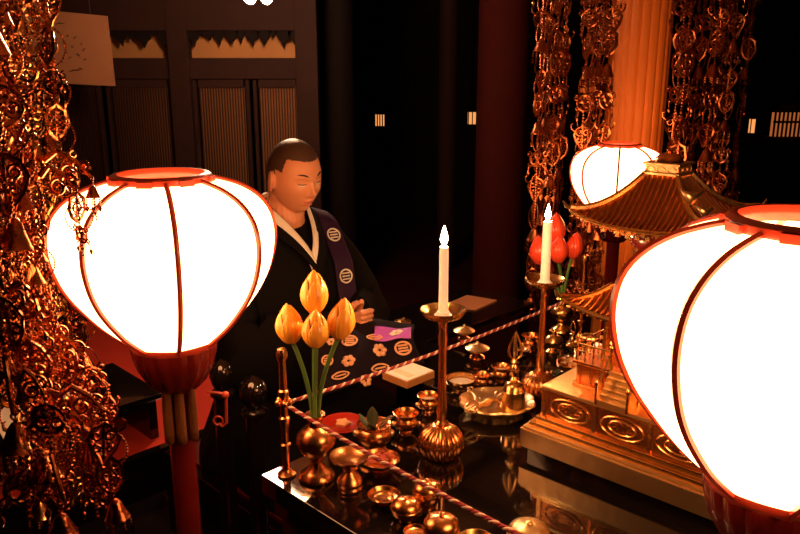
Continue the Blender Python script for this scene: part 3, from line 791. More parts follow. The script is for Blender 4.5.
def med_plate(s):      # gothic pierced panel
    m = MB(); t = .003*s
    P = [(-.018, 0), (-.022, -.03), (-.014, -.05), (0, -.062), (.014, -.05), (.022, -.03), (.018, 0), (.008, .006), (0, .012), (-.008, .006)]
    m.tube([(x*s, 0, z*s) for x, z in P], t, 5, True, flat=1.6)
    m.tube([(0, 0, .01*s), (0, 0, -.06*s)], t, 5)
    m.tube(circ((0, 0, -.026*s), .012*s, 12), t*.9, 5, True); m.tube([(-.02*s, 0, -.026*s), (.02*s, 0, -.026*s)], t*.8, 5)
    for sg in (-1, 1): m.tube(circ((sg*.009*s, 0, -.006*s), .006*s, 10), t*.7, 5, True); m.tube(circ((sg*.008*s, 0, -.046*s), .005*s, 10), t*.7, 5, True)
    return m
MED = {}
def strand_proto(kind, s, length, m1, m2):
    """an Empty at the strand's top with a beaded chain and a row of openwork medallions"""
    t = empty('gilt_ornament_strand', (0, 0, 0)); rg = random.Random(kind*31+int(s*100))
    bd = MB(); z = 0; k = 0
    while z > -length:
        bd.ball((rg.uniform(-.001, .001)*s, 0, z), (.0036 if k % 3 else .005)*s, 1); z -= .0085*s; k += 1
    bd.tube([(0, 0, 0), (0, 0, -length)], .0012*s, 4)
    for sg in (-1, 1):                      # swags of beads looping from one medallion to the next
        z = -.03*s
        while z > -length+.12*s:
            pts = []
            for i in range(15):
                u = i/14; q = Vector((sg*((.029 if s < 1.25 else .014)*math.sin(PI*u)**.6+.004)*s, .004*s*math.sin(PI*u), z-.080*s*u)); pts.append(q)
                bd.ball(q, .0027*s, 1)
            bd.tube([(0, 0, z)]+pts+[(0, 0, z-.080*s)], .0009*s, 4)
            z -= .15*s if rg.random() < .5 else .09*s
    bd.build('beaded_chain', m1, t)
    z = -.02*s; k = kind
    while z > -length+.02:
        fn = (med_wheel, med_leaf, med_plate, med_bell)[k % 4]; key = (fn.__name__, s, m2)
        if key not in MED:
            o = fn(s).build('medallion', m2, t); MED[key] = o.data
        else:
            o = bpy.data.objects.new('medallion', MED[key]); C.objects.link(o); o.parent = t
        if fn is med_bell: o.name = 'bell_ornament'
        o.location = (0, .003*s*(k % 3-1), z); o.rotation_euler = (rg.uniform(-.15, .15), rg.uniform(-.12, .12), rg.uniform(-.9, .9))
        z -= (.068+rg.random()*.022)*s; k += 1+(rg.random() < .3)
    return t
def place(proto, used, loc, rz, label, group):
    o = copy_tree(proto) if used else proto
    o.location = loc; o.rotation_euler = (0, 0, rz); tag(o, label, 'hanging ornament', group); return o
hang = thing('ornament_beam', 'dark beam above the frame from which the left gilt strands hang', 'beam', (-.5, 1.05, 2.2))
MB().box((0, 0, .03), (.5, .42, .03)).build('beam_board', 'wood', hang, False)
MB().tube([(0, 0, .04), (0, 0, CANOPY_Z-2.2+.0)], .012, 8).build('rod', 'blackwood', hang)
LS = []   # (px at its distance, distance, bottom py, scale)
spec = [(4, 1.00, 525, .78), (17, .96, 505, 1.1), (30, 1.02, 515, .74), (10, 1.09, 470, 1.15), (25, 1.12, 480, .85), (36, 1.06, 510, .68), (48, 1.62, 500, 1.1), (62, 1.68, 470, 1.15), (-8, .94, 520, 1.1), (-4, 1.14, 500, .9), (72, 1.60, 430, 1.0), (34, 1.70, 500, 1.2)]
ords = ['first', 'second', 'third', 'fourth', 'fifth', 'sixth', 'seventh', 'eighth', 'ninth', 'tenth', 'eleventh', 'twelfth']
order = sorted(range(len(spec)), key=lambda i: spec[i][0])
zt = 2.215
protos = {}
for i, (px, yy, bpy_, s) in enumerate(spec):
    zb = aty(px, bpy_, yy).z; key = (round(s, 2), i % 4)
    pr_ = strand_proto(i, s, zt-zb, 'ornd' if i % 2 else 'orn', 'orn' if i % 3 else 'gold')
    nth = order.index(i)
    lab = 'long gilt openwork strand at the left edge, '+ords[nth]+' from the left'
    # top follows the vertical, so only x,y at mid frame matter
    place(pr_, False, (aty(px, 250, yy).x, yy, zt), random.uniform(-.4, .4), lab, 'gilt strands hanging at the left edge')
# scrolled arms carrying shorter strands further right
def arm(px0, py0, px1, py1, yy, label):
    a0, a1 = aty(px0, py0, yy), aty(px1, py1, yy); t = thing('scrolled_bracket', label, 'bracket', a0)
    d = a1-a0; m = MB()
    m.tube([Vector((0, 0, 0)), d*.3+Vector((0, 0, .02)), d*.7+Vector((0, 0, .015)), d], [.005, .004, .0035, .003], 6)
    m.tube(spiral(d*.5+Vector((0, 0, -.006)), .014, 1.3, 1, 1), .0028, 5); m.tube(spiral(d*.85+Vector((0, 0, .010)), .010, 1.2, -1, 2), .0025, 5)
    m.tube([Vector((-.03, 0, .01)), Vector((0, 0, 0))], .005, 6)
    m.build('scroll_arm', 'orn', t); return a1
for i, (p0, p1, yy, bpy_, s, dsc) in enumerate((((40, 176), (76, 190), 1.04, 258, .55, 'in front of the left lantern shade'), ((44, 160), (92, 178), 1.06, 212, .5, 'highest, across the left lantern shoulder'),
        ((52, 345), (84, 356), 1.03, 500, .85, 'below the lantern, left of the red floor'), ((66, 375), (108, 386), 1.08, 440, .75, 'lowest right, over the black desk corner'), ((44, 330), (66, 340), 1.07, 480, .85, 'just below the left bulge of the lantern'),
        ((60, 420), (88, 430), 1.0, 520, .8, 'bottom left, above the dark red lower corner'), ((20, 380), (44, 392), .92, 530, .95, 'nearest and lowest of the left cluster'), ((60, 395), (104, 410), .98, 520, .85, 'bottom, left of the lantern stand'))):
    e = arm(*p0, *p1, yy, 'small gilt scrolled arm: '+dsc); z = aty(*p1, yy).z; zb = aty(p1[0], bpy_, yy).z
    pr_ = strand_proto(i+2, s, max(.06, z-zb), 'ornd', 'ornd' if i > 1 else 'orn')  # lower strands get the darker gilt: shade put into the colour
    place(pr_, False, e, random.uniform(-.3, .3), 'short gilt strand on a scrolled arm, '+dsc, 'short gilt strands on scrolled arms')
# right clusters: behind the candles and round the lit column
rs = [(537, 3.10, 0), (552, 3.22, 0), (581, 3.05, 0), (594, 3.2, 0), (544, 3.45, 0), (678, 3.1, 0), (691, 3.3, 0), (706, 3.1, 0), (722, 3.25, 0), (672, 3.3, 0), (737, 3.4, 0), (603, 3.05, 0), (587, 3.4, 0), (560, 3.5, 0), (713, 3.45, 0)]
names = {0: 'leftmost, behind the second candle flame', 1: 'just left of the red lotus buds', 2: 'left of the lit column', 3: 'touching the left side of the lit column', 4: 'between the two left pairs'}
RP = [(strand_proto(k, 1.35 if k != 1 else 1.5, CANOPY_Z-.72, 'orng', 'orng'), 1) for k in range(4)]
used = set()
ordr = sorted(range(len(rs)), key=lambda i: rs[i][0])
for i, (px, yy, b) in enumerate(rs):
    k = i % 4
    nth = ordr.index(i)
    side = [j for j in ordr if rs[j][0] < 640]; rside = [j for j in ordr if rs[j][0] > 640]
    lab = ('dark gilt strand left of the lit column, %s from the left' % ords[side.index(i)]) if i in side else ('dark gilt strand right of the lit column, %s from the left' % ords[rside.index(i)])
    place(RP[k][0], k in used, (aty(px, 150, yy).x, yy, CANOPY_Z-.028), random.uniform(-.7, .7), lab, 'gilt strands around the lit column'); used.add(k)

# ------------------------------------------------------------------ the priest
SZ = .55; PB = Vector((-.345, 2.22, SZ)); PR = -PI/4
st = thing('seat_platform', 'low black square seat under the kneeling priest', 'seat', (PB.x+.06, PB.y-.06, .4), PI/4)
MB().box((0, 0, .07), (.66, .66, .14)).build('seat_box', 'lacquer', st, False, (('bevel', .004),))
MB().box((0, 0, .143), (.6, .6, .012)).build('mat', 'darkred', st, False)
pr = thing('person', 'kneeling person with shaved head in black robe and purple stole, looking down', 'person', PB, PR)
def ell(c, rx, ry, n=32, p=2.0):
    out = []
    for i in range(n):
        a_ = 2*PI*i/n; ca, sa = math.cos(a_), math.sin(a_)
        out.append(Vector(c)+Vector((math.copysign(abs(ca)**(2/p), ca)*rx, math.copysign(abs(sa)**(2/p), sa)*ry, 0)))
    return out
def path_loft(mb, pts, rads, n=20, up=Vector((0, 0, 1))):
    rings = []
    for k, p in enumerate(pts):
        a_ = Vector(pts[max(k-1, 0)]); b_ = Vector(pts[min(k+1, len(pts)-1)]); t = (b_-a_).normalized()
        x = t.cross(up)
        if x.length < 1e-4: x = Vector((1, 0, 0))
        x.normalize(); y = x.cross(t).normalized(); ra, rb = rads[k]
        rings.append([Vector(p)+x*ra*math.cos(2*PI*i/n)+y*rb*math.sin(2*PI*i/n) for i in range(n)])
    mb.loft(rings)
# head shape in its own frame: +x forward, +z up
def head_point(d):
    x, y, z = d
    p = Vector((x*.096, y*.076, z*.116))
    if z < 0:                                   # jaw
        k = -z; p.y *= 1-.30*k**1.6; 
        if x < 0: p.x *= 1-.55*k**1.3
        else: p.x *= 1-.06*k
    if x < 0: p.x *= 1.06; 
    if z > 0: p.y *= 1+.03*z
    def g(cx, cz, sx, sz, cy=0): return math.exp(-((p.y-cx)/sx)**2-((p.z-cz)/sz)**2) if x > 0 else 0
    f = max(0, x)
    fl = .004*g(0, -.01, .06, .05); p.x -= fl           # flatten the face
    p.x += .0045*g(0, .030, .05, .011)                # brow
    for s_ in (-1, 1):
        p.x -= .0095*g(s_*.031, .010, .015, .011)     # eye sockets
        p.x += .0045*g(s_*.040, -.022, .018, .016)    # cheeks
        p.x += .0050*g(s_*.031, .009, .0125, .0075)   # lids
        p.x += .0055*g(s_*.0125, -.031, .0055, .0055) # nostril wings
    p.x += .0205*g(0, -.026, .0085, .010)             # nose tip
    p.x += .0135*g(0, -.010, .0065, .018)             # bridge
    p.x -= .0030*g(0, -.041, .010, .004)
    p.x += .0070*g(0, -.052, .019, .0045)             # upper lip
    p.x -= .0035*g(0, -.0575, .020, .0022)
    p.x += .0068*g(0, -.063, .016, .0045)             # lower lip
    p.x -= .0030*g(0, -.073, .018, .005)
    p.x += .0075*g(0, -.092, .020, .014)              # chin
    return p
HC = Vector((.052, 0, .862)); HROT = Matrix.Rotation(math.radians(-1), 3, 'Z') @ Matrix.Rotation(math.radians(13), 3, 'Y') @ Matrix.Rotation(math.radians(3), 3, 'X')
HS = .94
def hp(v): return HC+HROT @ (Vector(v)*HS)
body = MB()
tmp = bmesh.new(); bmesh.ops.create_icosphere(tmp, subdivisions=6, radius=1)
tmp.verts.ensure_lookup_table()
body.poly([hp(head_point(v.co.normalized())) for v in tmp.verts], [tuple(v.index for v in f.verts) for f in tmp.faces]); tmp.free()
for s_ in (-1, 1):                               # ears
    ear = bmesh.new(); bmesh.ops.create_icosphere(ear, subdivisions=4, radius=1)
    def ep(v):
        x, y, z = v; q = Vector((x*.019*(1+.25*z), y*.0075, z*.034))
        r_ = math.hypot(x, z); q.y += s_*(.006*math.exp(-((r_-.82)/.2)**2)-.004*math.exp(-(r_/.5)**2)); return Vector((-.004, s_*.079, -.006))+rotz(s_*.42) @ q
    body.poly([hp(ep(v.co)) for v in ear.verts], [tuple(v.index for v in f.verts) for f in ear.faces]); ear.free()
path_loft(body, [hp((-.03, 0, -.03)), hp((-.035, 0, -.085)), (.0, 0, .74), (-.02, 0, .66)], [(.055, .055), (.054, .056), (.057, .060), (.09, .07)])
path_loft(body, [(-.02, 0, .70), (-.01, 0, .60), (0, 0, .45), (0, 0, .25), (0, 0, .08)], [(.13, .07), (.17, .09), (.15, .10), (.14, .10), (.17, .14)], up=Vector((1, 0, 0)))
HD = {}
for s_ in (-1, 1):
    sh, el, wr = Vector((-.01, s_*.155, .64)), Vector((.08, s_*.23, .42)), Vector((.255, s_*.060, .43))
    path_loft(body, [sh, sh.lerp(el, .5), el, el.lerp(wr, .3), wr], [(.038, .038), (.040, .040), (.036, .036), (.038, .036), (.025, .021)])
    path_loft(body, [(.02, s_*.09, .09), (.2, s_*.13, .10), (.42, s_*.14, .075)], [(.085, .085), (.078, .075), (.055, .055)])
    path_loft(body, [(.42, s_*.14, .06), (.2, s_*.12, .04), (.02, s_*.08, .04)], [(.05, .045), (.045, .038), (.035, .03)])
    HD[s_] = wr
# hands: palms meet before the chest, fingers interlaced and bent
for s_ in (-1, 1):
    wr = HD[s_]; pc_ = Vector((.302, s_*.026, .46))
    path_loft(body, [wr, wr.lerp(pc_, .4), pc_, Vector((.328, s_*.022, .481))], [(.024, .019), (.030, .016), (.037, .0145), (.033, .011)], up=Vector((0, -s_*1., .2)))
    for k, (dz, L) in enumerate(((.026, .030), (.010, .033), (-.007, .031), (-.023, .025))):
        base = Vector((.328+dz*.15, s_*.020, .481+dz*.95)); k1 = base+Vector((.022, -s_*.004, .010)); k2 = k1+Vector((.010, -s_*(.016+L*.2), .004)); k3 = k2+Vector((-.004, -s_*.016, -.003))
        path_loft(body, [base-Vector((.014, 0, .006)), base, k1, k2, k3], [(.0095, .0095), (.0092, .0092), (.0085, .0085), (.0078, .0078), (.006, .006)], n=12)
    tb_ = Vector((.298, s_*.022, .495)); path_loft(body, [tb_, tb_+Vector((.010, -s_*.004, .022)), tb_+Vector((.024, -s_*.010, .038)), tb_+Vector((.034, -s_*.016, .046))], [(.012, .012), (.011, .011), (.0095, .0095), (.007, .007)], n=12)
bo = body.build('body', 'skin', pr)
rm = bo.modifiers.new('fuse', 'REMESH'); rm.mode = 'VOXEL'; rm.voxel_size = .0026; rm.use_smooth_shade = True
sm_ = bo.modifiers.new('soft', 'SMOOTH'); sm_.factor = .5; sm_.iterations = 2
# shaved hair cap, brows, eyes, lips
tmp = bmesh.new(); bmesh.ops.create_icosphere(tmp, subdivisions=6, radius=1); tmp.verts.ensure_lookup_table()
def is_hair(v):
    x, y, z = v; hl = .50+.10*abs(y)                   # hairline at the front
    if x > .35: lim = .62-.02*x
    elif x > -.05: lim = .62-(.35-x)*1.6 + (0.0)
    else: lim = -.42
    if abs(y) > .6 and -.35 < x < .35: lim = .28 if x > .05 else -.05
    return z > lim
vid = {}; vs = []; fs = []
for f in tmp.faces:
    if all(is_hair(v.co) for v in f.verts):
        idx = []
        for v in f.verts:
            if v.index not in vid:
                vid[v.index] = len(vs); q = head_point(v.co.normalized()); vs.append(hp(q+q.normalized()*.0016))
            idx.append(vid[v.index])
        fs.append(tuple(idx))
tmp.free()
MB().poly(vs, fs).build('shaved_hair', 'stubble', pr)
def face(y, z, off=0.):
    lo = Vector((1, y/.076, z/.116)); best = None
    zz = z/.116; yy = y/.07
    for it in range(12):
        x_ = math.sqrt(max(.0, 1-yy*yy-zz*zz)); q = head_point((x_, yy, zz)); yy += (y-q.y)/.076*.9; zz += (z-q.z)/.116*.9
    q.x += off; return q
for s_ in (-1, 1):
    m = MB(); m.tube([hp(face(s_*(.016+.028*u), .031+.005*math.sin(PI*u*.75), .0012)) for u in [i/8 for i in range(9)]], [.0012, .002, .0026, .0028, .0027, .0024, .002, .0015, .0008], 6); m.build('eyebrow', 'brow', pr)
    m = MB(); m.tube([hp(face(s_*(.019+.024*u), .0065-.002*math.sin(PI*u), .0022)) for u in [i/8 for i in range(9)]], [.0005, .001, .0013, .0014, .0014, .0014, .0013, .001, .0005], 6); m.build('eyelashes', 'brow', pr)
    m = MB(); m.tube([hp(face(s_*(.020+.021*u), .0045-.003*math.sin(PI*u), .0010)) for u in [i/8 for i in range(9)]], [.0004, .0010, .0014, .0016, .0016, .0016, .0013, .001, .0004], 6); m.build('eye', 'eye', pr)
m = MB(); m.tube([hp(face(-.019+.038*u, -.0535+.0015*math.cos(4*PI*u), .0)) for u in [i/12 for i in range(13)]], [.0006, .002, .003, .0034, .0034, .003, .0028, .003, .0034, .0034, .003, .002, .0006], 8); 
m.tube([hp(face(-.016+.032*u, -.0625-.001*math.sin(PI*u), .0)) for u in [i/12 for i in range(13)]], [.0006, .002, .003, .0036, .004, .004, .004, .004, .004, .0036, .003, .002, .0006], 8); m.build('lips', 'lip', pr)
# robe
rb = MB()
rings = [ell((0, 0, .002), .26, .30, 48, 2.4), ell((.0, 0, .06), .24, .285, 48, 2.3), ell((-.0, 0, .16), .20, .25, 48), ell((.0, 0, .30), .165, .215, 48), ell((.0, 0, .45), .150, .220, 48), ell((-.005, 0, .56), .135, .230, 48), ell((-.012, 0, .64), .112, .222, 48), ell((-.020, 0, .680), .090, .190, 48), ell((-.026, 0, .705), .078, .140, 48), ell((-.030, 0, .720), .072, .095, 48), ell((-.028, 0, .730), .066, .072, 48)]
def fold(rings, amp):
    for j, r in enumerate(rings):
        for i, p in enumerate(r):
            k = amp*(1-j/len(rings)); d = Vector((p.x, p.y, 0)); 
            if d.length: r[i] = p+d.normalized()*k*noise.noise(Vector((p.x*14, p.y*14, p.z*3)))
fold(rings, .03)
rb.loft(rings, cap=False); ro = rb.build('black_robe', 'black', pr, True, (('solid', .006, 1), ('subsurf', 1)))
lap = MB(); LR = []
for k in range(9):
    u = k/8; x = .02+.46*u; w_ = .27+.03*math.sin(PI*u); h = .215-.03*u if u < .9 else .14
    ring = []
    for i in range(25):
        a_ = PI*i/24; yv = w_*math.cos(a_); ring.append(Vector((x, yv, .004+h*(math.sin(a_)**.55)*(1-.10*math.exp(-(yv/.05)**2))+.006*noise.noise(Vector((x*20, yv*20, 1))))))
    LR.append(ring)
LR.append([Vector((.50, p.y*.93, .004+(p.z-.004)*.3)) for p in LR[-1]])
lap.loft(LR, cap=True); lap.build('robe_lap', 'black', pr)
for s_ in (-1, 1):
    m = MB(); sh, el, wr = Vector((-.01, s_*.172, .655)), Vector((.07, s_*.245, .40)), Vector((.235, s_*.085, .42))
    path_loft(m, [sh+Vector((-.01, -s_*.03, .02)), sh.lerp(el, .35), sh.lerp(el, .75), el+Vector((.02, 0, -.02)), el.lerp(wr, .45)+Vector((0, 0, -.03)), wr+Vector((-.0, 0, -.03))], [(.06, .055), (.066, .07), (.072, .085), (.075, .115), (.06, .13), (.045, .125)], 28)
    m.build('sleeve', 'black', pr)
    m = MB(); c0 = wr+Vector((.0, 0, .0)); d_ = (wr-el).normalized()
    path_loft(m, [c0-d_*.02+Vector((0, 0, -.02)), c0+d_*.010+Vector((0, 0, -.022))], [(.036, .085), (.034, .08)], 24); m.build('white_cuff', 'white', pr)
# white under-collar and black overlap
def collar(off, wd, m, name, z0=.0, ydir=1, lift=0.):
    def fn(u, v):
        a_ = PI+ (1 if ydir > 0 else -1)*u*PI*1.0      # from the nape round one side of the neck to the front
        # path
        t = u
        if t < .6:
            an = PI-ydir*(t/.6)*PI*.62; rx, ry = .070+off, .074+off
            c = Vector((-.014+rx*math.cos(an), ry*math.sin(an),   .785-.022*t/.6))
        else:
            k = (t-.6)/.4; an = PI-ydir*PI*.62; s0 = Vector((-.014+(.070+off)*math.cos(an), (.074+off)*math.sin(an), .763))
            e0 = Vector((.130+off, -ydir*.012, .60)); c = s0.lerp(e0, k); c.x += .030*math.sin(PI*k)
        d = Vector((c.x+.014, c.y, 0)).normalized()
        return c+d*(v*wd*.55)+Vector((0, 0, -v*wd*.8+lift))
    MB().grid(fn, 36, 4).build(name, m, pr, True, (('solid', .006),))
collar(-.004, .034, 'white', 'white_collar', ydir=1, lift=.016); collar(-.002, .034, 'white', 'white_collar', ydir=-1, lift=.016)
collar(.010, .05, 'black', 'robe_collar', ydir=1, lift=.0); collar(.008, .05, 'black', 'robe_collar', ydir=-1, lift=.0)
# purple stole from the left shoulder down the front, with woven crests
def torso_x(y, z):
    rx = .155 if z < .45 else .155-(z-.45)*.22; ry = .225
    return rx*math.sqrt(max(.05, 1-(y/ry)**2))
def stole(u, v):
    t = v
    if t < .25:
        k = t/.25; c = Vector((-.06+.10*k, .125+.0*k, .735-.01*k)); c.z += .012*math.sin(PI*k)
    else:
        k = (t-.25)/.75; z = .725-.36*k; y = .125-.03*k; c = Vector((torso_x(y, z)*min(1, .35+k*1.9)+.018+.02*k, y, z))
    return c+Vector((.0+.012*(u-.5), (u-.5)*.060, -.02*(u-.5) if t < .3 else 0))
MB().grid(stole, 8, 30).build('purple_stole', 'purple', pr, True, (('solid', .006),))
def ring_crest(mb, c, X, Y, r, kind):
    N_ = X.cross(Y).normalized(); c = c+N_*.001
    if kind == 'ring':
        mb.tube([c+X*r*math.cos(u)+Y*r*math.sin(u) for u in [2*PI*i/20 for i in range(20)]], r*.13, 5, True)
        for k in (-.45, 0, .45): mb.tube([c+Y*r*k-X*r*.62, c+Y*r*k+X*r*.62], r*.12, 5)
    elif kind == 'flower':
        for k in range(6):
            a_ = 2*PI*k/6; q = c+X*r*.55*math.cos(a_)+Y*r*.55*math.sin(a_)
            ps = [q+X*r*.40*math.cos(u)+Y*r*.40*math.sin(u) for u in [2*PI*i/12 for i in range(12)]]
            mb.poly([q+N_*r*.16]+ps, [(0, 1+i, 1+(i+1) % 12) for i in range(12)])
    else:
        ps = [c+X*r*1.3*math.cos(u)+Y*r*.55*math.sin(u)*abs(math.sin(u))**.5 for u in [2*PI*i/20 for i in range(20)]]
        mb.tube(ps, r*.11, 5, True); mb.tube([c-X*r*.8, c+X*r*.8], r*.1, 5)
for k, v_ in enumerate((.36, .60, .84)):
    c = stole(.5, v_); dX = (stole(.9, v_)-stole(.1, v_)).normalized(); dY = (stole(.5, v_-.03)-stole(.5, v_+.03)).normalized()
    mb = MB(); ring_crest(mb, c+dX.cross(dY)*.005, dX, dY, .020, 'ring'); mb.build('stole_crest', 'white', pr)
# brocade kesa spread over forearm and lap
Mi = (Matrix.Translation(PB) @ Matrix.Rotation(PR, 4, 'Z')).inverted()
K = [aty(322, 312, 2.0), aty(415, 326, 2.0), aty(322, 396, 1.72), aty(424, 364, 1.87)]
def kesa(u, v):
    p = (K[0]*(1-u)+K[1]*u)*(1-v)+(K[2]*(1-u)+K[3]*u)*v
    b = Vector((-.35, -.8, .35)).normalized()*(.035*math.sin(PI*v)*1.0+.008*math.sin(u*13+v*3)+.010*math.sin(PI*u))
    if v < .06: b += Vector((0, .01, -.004))
    return p+b
def kesal(u, v): return Mi @ kesa(u, v)
def kb(u, v):
    p = kesa(u, v); return p
MB().grid(kesal, 40, 24).build('brocade_kesa', 'kesa', pr, True, (('solid', .010, 0),))
def kfind(px, py):
    best = None
    for i in range(41):
        for j in range(41):
            p = kesa(i/40, j/40); d = p.y*math.cos(PITCH)+(CAMZ-p.z)*math.sin(PITCH)
            x = 400+F*p.x/d; y = 267-F*(p.y*math.sin(PITCH)+(p.z-CAMZ)*math.cos(PITCH))/d
            e = (x-px)**2+(y-py)**2
            if best is None or e < best[0]: best = (e, i/40, j/40)
    return best[1], best[2]
for px, py, kd, rp, m in ((378, 352, 'flower', 9, 'crest'), (403, 350, 'ring', 8.5, 'crest'), (373, 339, 'leaf', 7, 'crest'), (351, 344, 'ring', 8, 'crest'), (379, 369, 'leaf', 8, 'crest'), (348, 362, 'flower', 8, 'crest'), (340, 378, 'leaf', 7, 'crest'), (366, 384, 'flower', 7, 'crest'), (331, 343, 'flower', 6, 'crest'), (336, 328, 'leaf', 6, 'crest'), (404, 368, 'flower', 6, 'crest'), (358, 318, 'flower', 6, 'crest'), (326, 362, 'ring', 6, 'crest')):
    u, v = kfind(px, py); c = kesal(u, v); e = .02
    dX = (kesal(min(1, u+e), v)-kesal(max(0, u-e), v)).normalized(); dY = (kesal(u, max(0, v-e))-kesal(u, min(1, v+e))).normalized()
    nn = dX.cross(dY).normalized(); mb = MB(); ring_crest(mb, c+nn*.0075, dX, dY, rp*1.85/F, kd); mb.build('woven_crest', m, pr, True, (('solid', .0008),))
u0, v0 = kfind(373, 328); u1, v1 = kfind(412, 341)
def pp(u, v):
    uu = u0+(u1-u0)*u; vv = v0+(v1-v0)*v + .02*math.sin(u*5); q = kesal(uu, vv); e = .02
    n_ = (kesal(min(1, uu+e), vv)-kesal(uu-e, vv)).cross(kesal(uu, vv-e)-kesal(uu, vv+e)).normalized(); return q+n_*(.0085+.003*math.sin(u*7+v*4))
MB().grid(pp, 16, 8).build('purple_fold', 'purpleb', pr, True, (('solid', .003),))
c = pp(.55, .45); dX = (pp(.7, .45)-pp(.4, .45)).normalized(); dY = (pp(.55, .3)-pp(.55, .6)).normalized()
mb = MB(); ring_crest(mb, c+dX.cross(dY)*.003, dX, dY, .021, 'flower'); mb.build('white_crest', 'white', pr, True, (('solid', .0008),))

# ------------------------------------------------------------------ left side things
def baluster(px, py, yy, label, r=.030):
    p = aty(px, py, yy); t = thing('onion_finial_post', label, 'post', (p.x, yy, .4))
    h = p.z-.4
    MB().lathe([(.022, 0), (.022, h-.075), (.030, h-.07), (.030, h-.062), (.020, h-.055), (.020, h-.048)], n=24).build('post', 'lacquer', t)
    MB().lathe([(.020, h-.050), (r*.95, h-.038), (r*1.12, h-.020), (r*1.08, h-.006), (r*.85, h+.008), (r*.5, h+.017), (r*.16, h+.021), (0, h+.025)], n=32).build('onion_finial', 'lacquer', t)
    return t
baluster(253, 385, 1.62, 'glossy black onion-topped post between left lantern and yellow lotus')
baluster(221, 368, 1.72, 'glossy black onion-topped post half hidden behind the left lantern cup', .026)
# small hanging ring hook on the lantern stand
hk = thing('ring_hook', 'dark red hooked rod with rings beside the left lantern stand', 'hook', aty(207, 392, 1.34))
m = MB(); m.tube([(0, 0, 0), (.02, 0, -.002), (.033, 0, -.004), (.036, 0, -.012), (.034, 0, -.065), (.026, 0, -.072), (.018, 0, -.066)], .0028, 6); m.ball((.035, 0, -.006), .0075, 2); m.build('rod', 'rib', hk)
m = MB(); m.tube(circ((.018, 0, -.060), .009, 14), .002, 6, True); m.build('ring', 'rib', hk)
# black low desk at the left with paper, on the red floor
Pm = onz(140, 460, .45); mc = Vector((Pm.x, Pm.y, 0))-E1*.80-E2*.45
mt = thing('red_felt_platform', 'low platform covered in bright red felt, raised to catch lantern light, left of the priest', 'platform', (mc.x, mc.y, 0), PI/4)
MB().box((0, 0, .22), (2.3, 1.6, .44)).build('platform_body', 'lacquer', mt, False)  # red floor surface added as a raised platform, to take more lantern light
m = MB(); m.box((0, -.785, .44), (2.3, .03, .045)); m.box((1.135, 0, .44), (.03, 1.6, .045)); m.build('black_edge', 'lacquer', mt, False)
MB().box((-.02, .01, .443), (2.24, 1.54, .012)).build('red_felt', 'carpet', mt, False)
dk = thing('reading_desk', 'low black lacquered reading desk on the red floor, left of the lantern stand', 'desk', (onz(90, 405, .62).x-.12, onz(90, 405, .62).y+.05, .449), PI/4)
MB().box((0, 0, .161), (.55, .40, .02)).build('desk_top', 'lacquer', dk, False, (('bevel', .003),))
for sx in (-1, 1):
    MB().box((sx*.24, 0, .076), (.03, .36, .151)).build('side_panel', 'lacquer', dk, False)
MB().box((0, .0, .136), (.5, .36, .03)).build('drawer', 'lacquer', dk, False)
o = flat_quad('paper_sheet', [onz(-12, 412, .6205), onz(14, 402, .6205), onz(34, 425, .6205), onz(4, 440, .6205)], .6205, .002, 'cream'); tag(o, 'pale paper on the black reading desk behind the left strands', 'paper')
o = flat_quad('paper_sheet', [onz(58, 396, .6205), onz(74, 391, .6205), onz(86, 399, .6205), onz(70, 406, .6205)], .6205, .002, 'cream'); tag(o, 'small pale paper slip on the reading desk, seen through the strands', 'paper')

# paper plaque with brushed ink on the doors
c4 = [aty(24, 8, WY-.35), aty(107, 16, WY-.35), aty(115, 86, WY-.35), aty(26, 82, WY-.35)]; cc = sum(c4, Vector())/4
pq = thing('paper_plaque', 'tan paper banner with faint brushed ink marks, hanging upper left', 'paper banner', cc)
m = MB(); m.poly([p-cc for p in c4]+[p-cc+Vector((0, .012, 0)) for p in c4], [(0, 1, 2, 3), (7, 6, 5, 4), (0, 4, 5, 1), (1, 5, 6, 2), (2, 6, 7, 3), (3, 7, 4, 0)]); m.build('sheet', 'plaque', pq, False)
m = MB(); rg = random.Random(5)
for px, py, l, an in ((74, 71, 10, .15), (80, 69, 5, -.2), (62, 62, 4, -.6), (70, 58, 4, .5), (66, 52, 5, -.9), (78, 55, 4, -.6), (84, 50, 4, .9), (72, 47, 3, -.3), (64, 43, 4, .4), (81, 44, 3, -.8), (75, 38, 4, .7), (60, 24, 9, .1), (68, 36, 3, .9), (85, 60, 3, .3)):
    a0 = aty(px-l/2*math.cos(an), py+l/2*math.sin(an), WY-.357)-cc; a1 = aty(px+l/2*math.cos(an), py-l/2*math.sin(an), WY-.357)-cc
    md = (a0+a1)/2+Vector((0, 0, .006)); wdt = .011 if l > 8 else .006
    m.tube([a0, md, a1], [wdt*.3, wdt, wdt*.5], 6, flat=.3, up=(0, 0, 1))
m.build('ink_mark', 'ink', pq)
MB().tube([c4[0]-cc+Vector((.1, .006, 0)), c4[0]-cc+Vector((.1, .006, 3.4-c4[0].z))], .003, 5).build('cord', 'ink', pq)
MB().tube([c4[1]-cc+Vector((-.1, .006, -.01)), c4[1]-cc+Vector((-.1, .006, 3.4-c4[1].z))], .003, 5).build('cord', 'ink', pq)

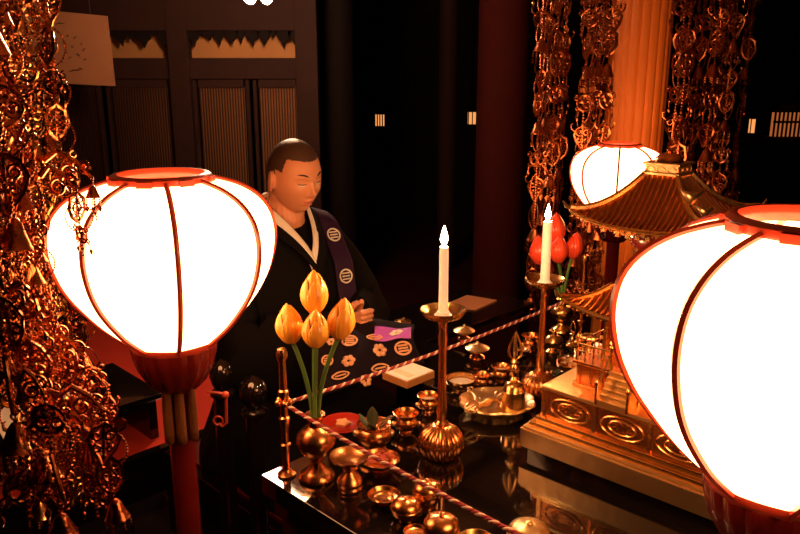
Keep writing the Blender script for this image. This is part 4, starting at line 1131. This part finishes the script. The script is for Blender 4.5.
# overhead spotlight
fl_ = thing('floodlight', 'brilliant white floodlight hanging above the priest at the top edge of the photo', 'floodlight', (-.625, 3.5, 2.0))
for sx in (-1, 1): MB().tube([(sx*.036, 0, .0), (sx*.036, 0, .006), (sx*.036, 0, .018), (sx*.036, 0, .035), (sx*.036, 0, .32)], [.006, .016, .024, .027, .027], 20).build('lit_tube', 'spot', fl_)
MB().box((.02, .03, .20), (.25, .02, .33)).build('lit_panel', 'spot', fl_, False)
m = MB(); m.box((.02, .03, .38), (.28, .09, .03)); m.box((-.115, .03, .21), (.012, .06, .33)); m.box((.155, .03, .21), (.012, .06, .33)); m.build('housing', 'blackwood', fl_, False)
MB().tube([(0, .02, .36), (0, .02, 1.4)], .012, 8).build('hanging_rod', 'blackwood', fl_)

# far hanging lanterns
def farlamp(px, py, yy, w_, h_, label, n=2):
    p = aty(px, py, yy); t = thing('hanging_lantern', label, 'lantern', p)
    MB().box((0, 0, 0), (w_, w_, h_)).build('lit_pane', 'farglow', t, False)
    m = MB(); m.box((0, 0, h_*.62), (w_*1.3, w_*1.3, h_*.22), taper=.5); m.box((0, 0, -h_*.58), (w_*1.15, w_*1.15, h_*.14))
    for k in range(n+1): m.box((-w_/2+w_*k/n, -w_/2, 0), (w_*.12, .012, h_))
    m.build('frame', 'blackwood', t, False)
    MB().tube([(0, 0, h_*.6), (0, 0, 3.4-p.z)], .006, 6).build('cord', 'blackwood', t)
farlamp(380, 120, 7.6, .10, .11, 'small lit lantern far behind the priest, right of his head', 4)
farlamp(472, 118, 7.2, .075, .11, 'small lit lantern far behind, left of the dark red pillar', 2)
farlamp(752, 126, 6.8, .04, .12, 'narrow lit lantern far right, left of the lattice window', 1)
p = aty(789, 124, 6.9); lw = thing('lattice_lantern', 'wide lit lattice lantern at the far right edge of the hall', 'lantern', p)
MB().box((0, 0, 0), (.30, .06, .22)).build('lit_pane', 'dimglow', lw, False)
m = MB()
for k in range(9): m.box((-.15+.0375*k, -.038, 0), (.014, .014, .24))
m.box((0, -.035, .02), (.32, .014, .02)); m.box((0, 0, .15), (.44, .3, .08), taper=.6); m.box((0, 0, -.13), (.4, .26, .04)); m.build('lattice_frame', 'wood', lw, False)
MB().tube([(0, 0, .15), (0, 0, 3.4-p.z)], .008, 6).build('cord', 'blackwood', lw)
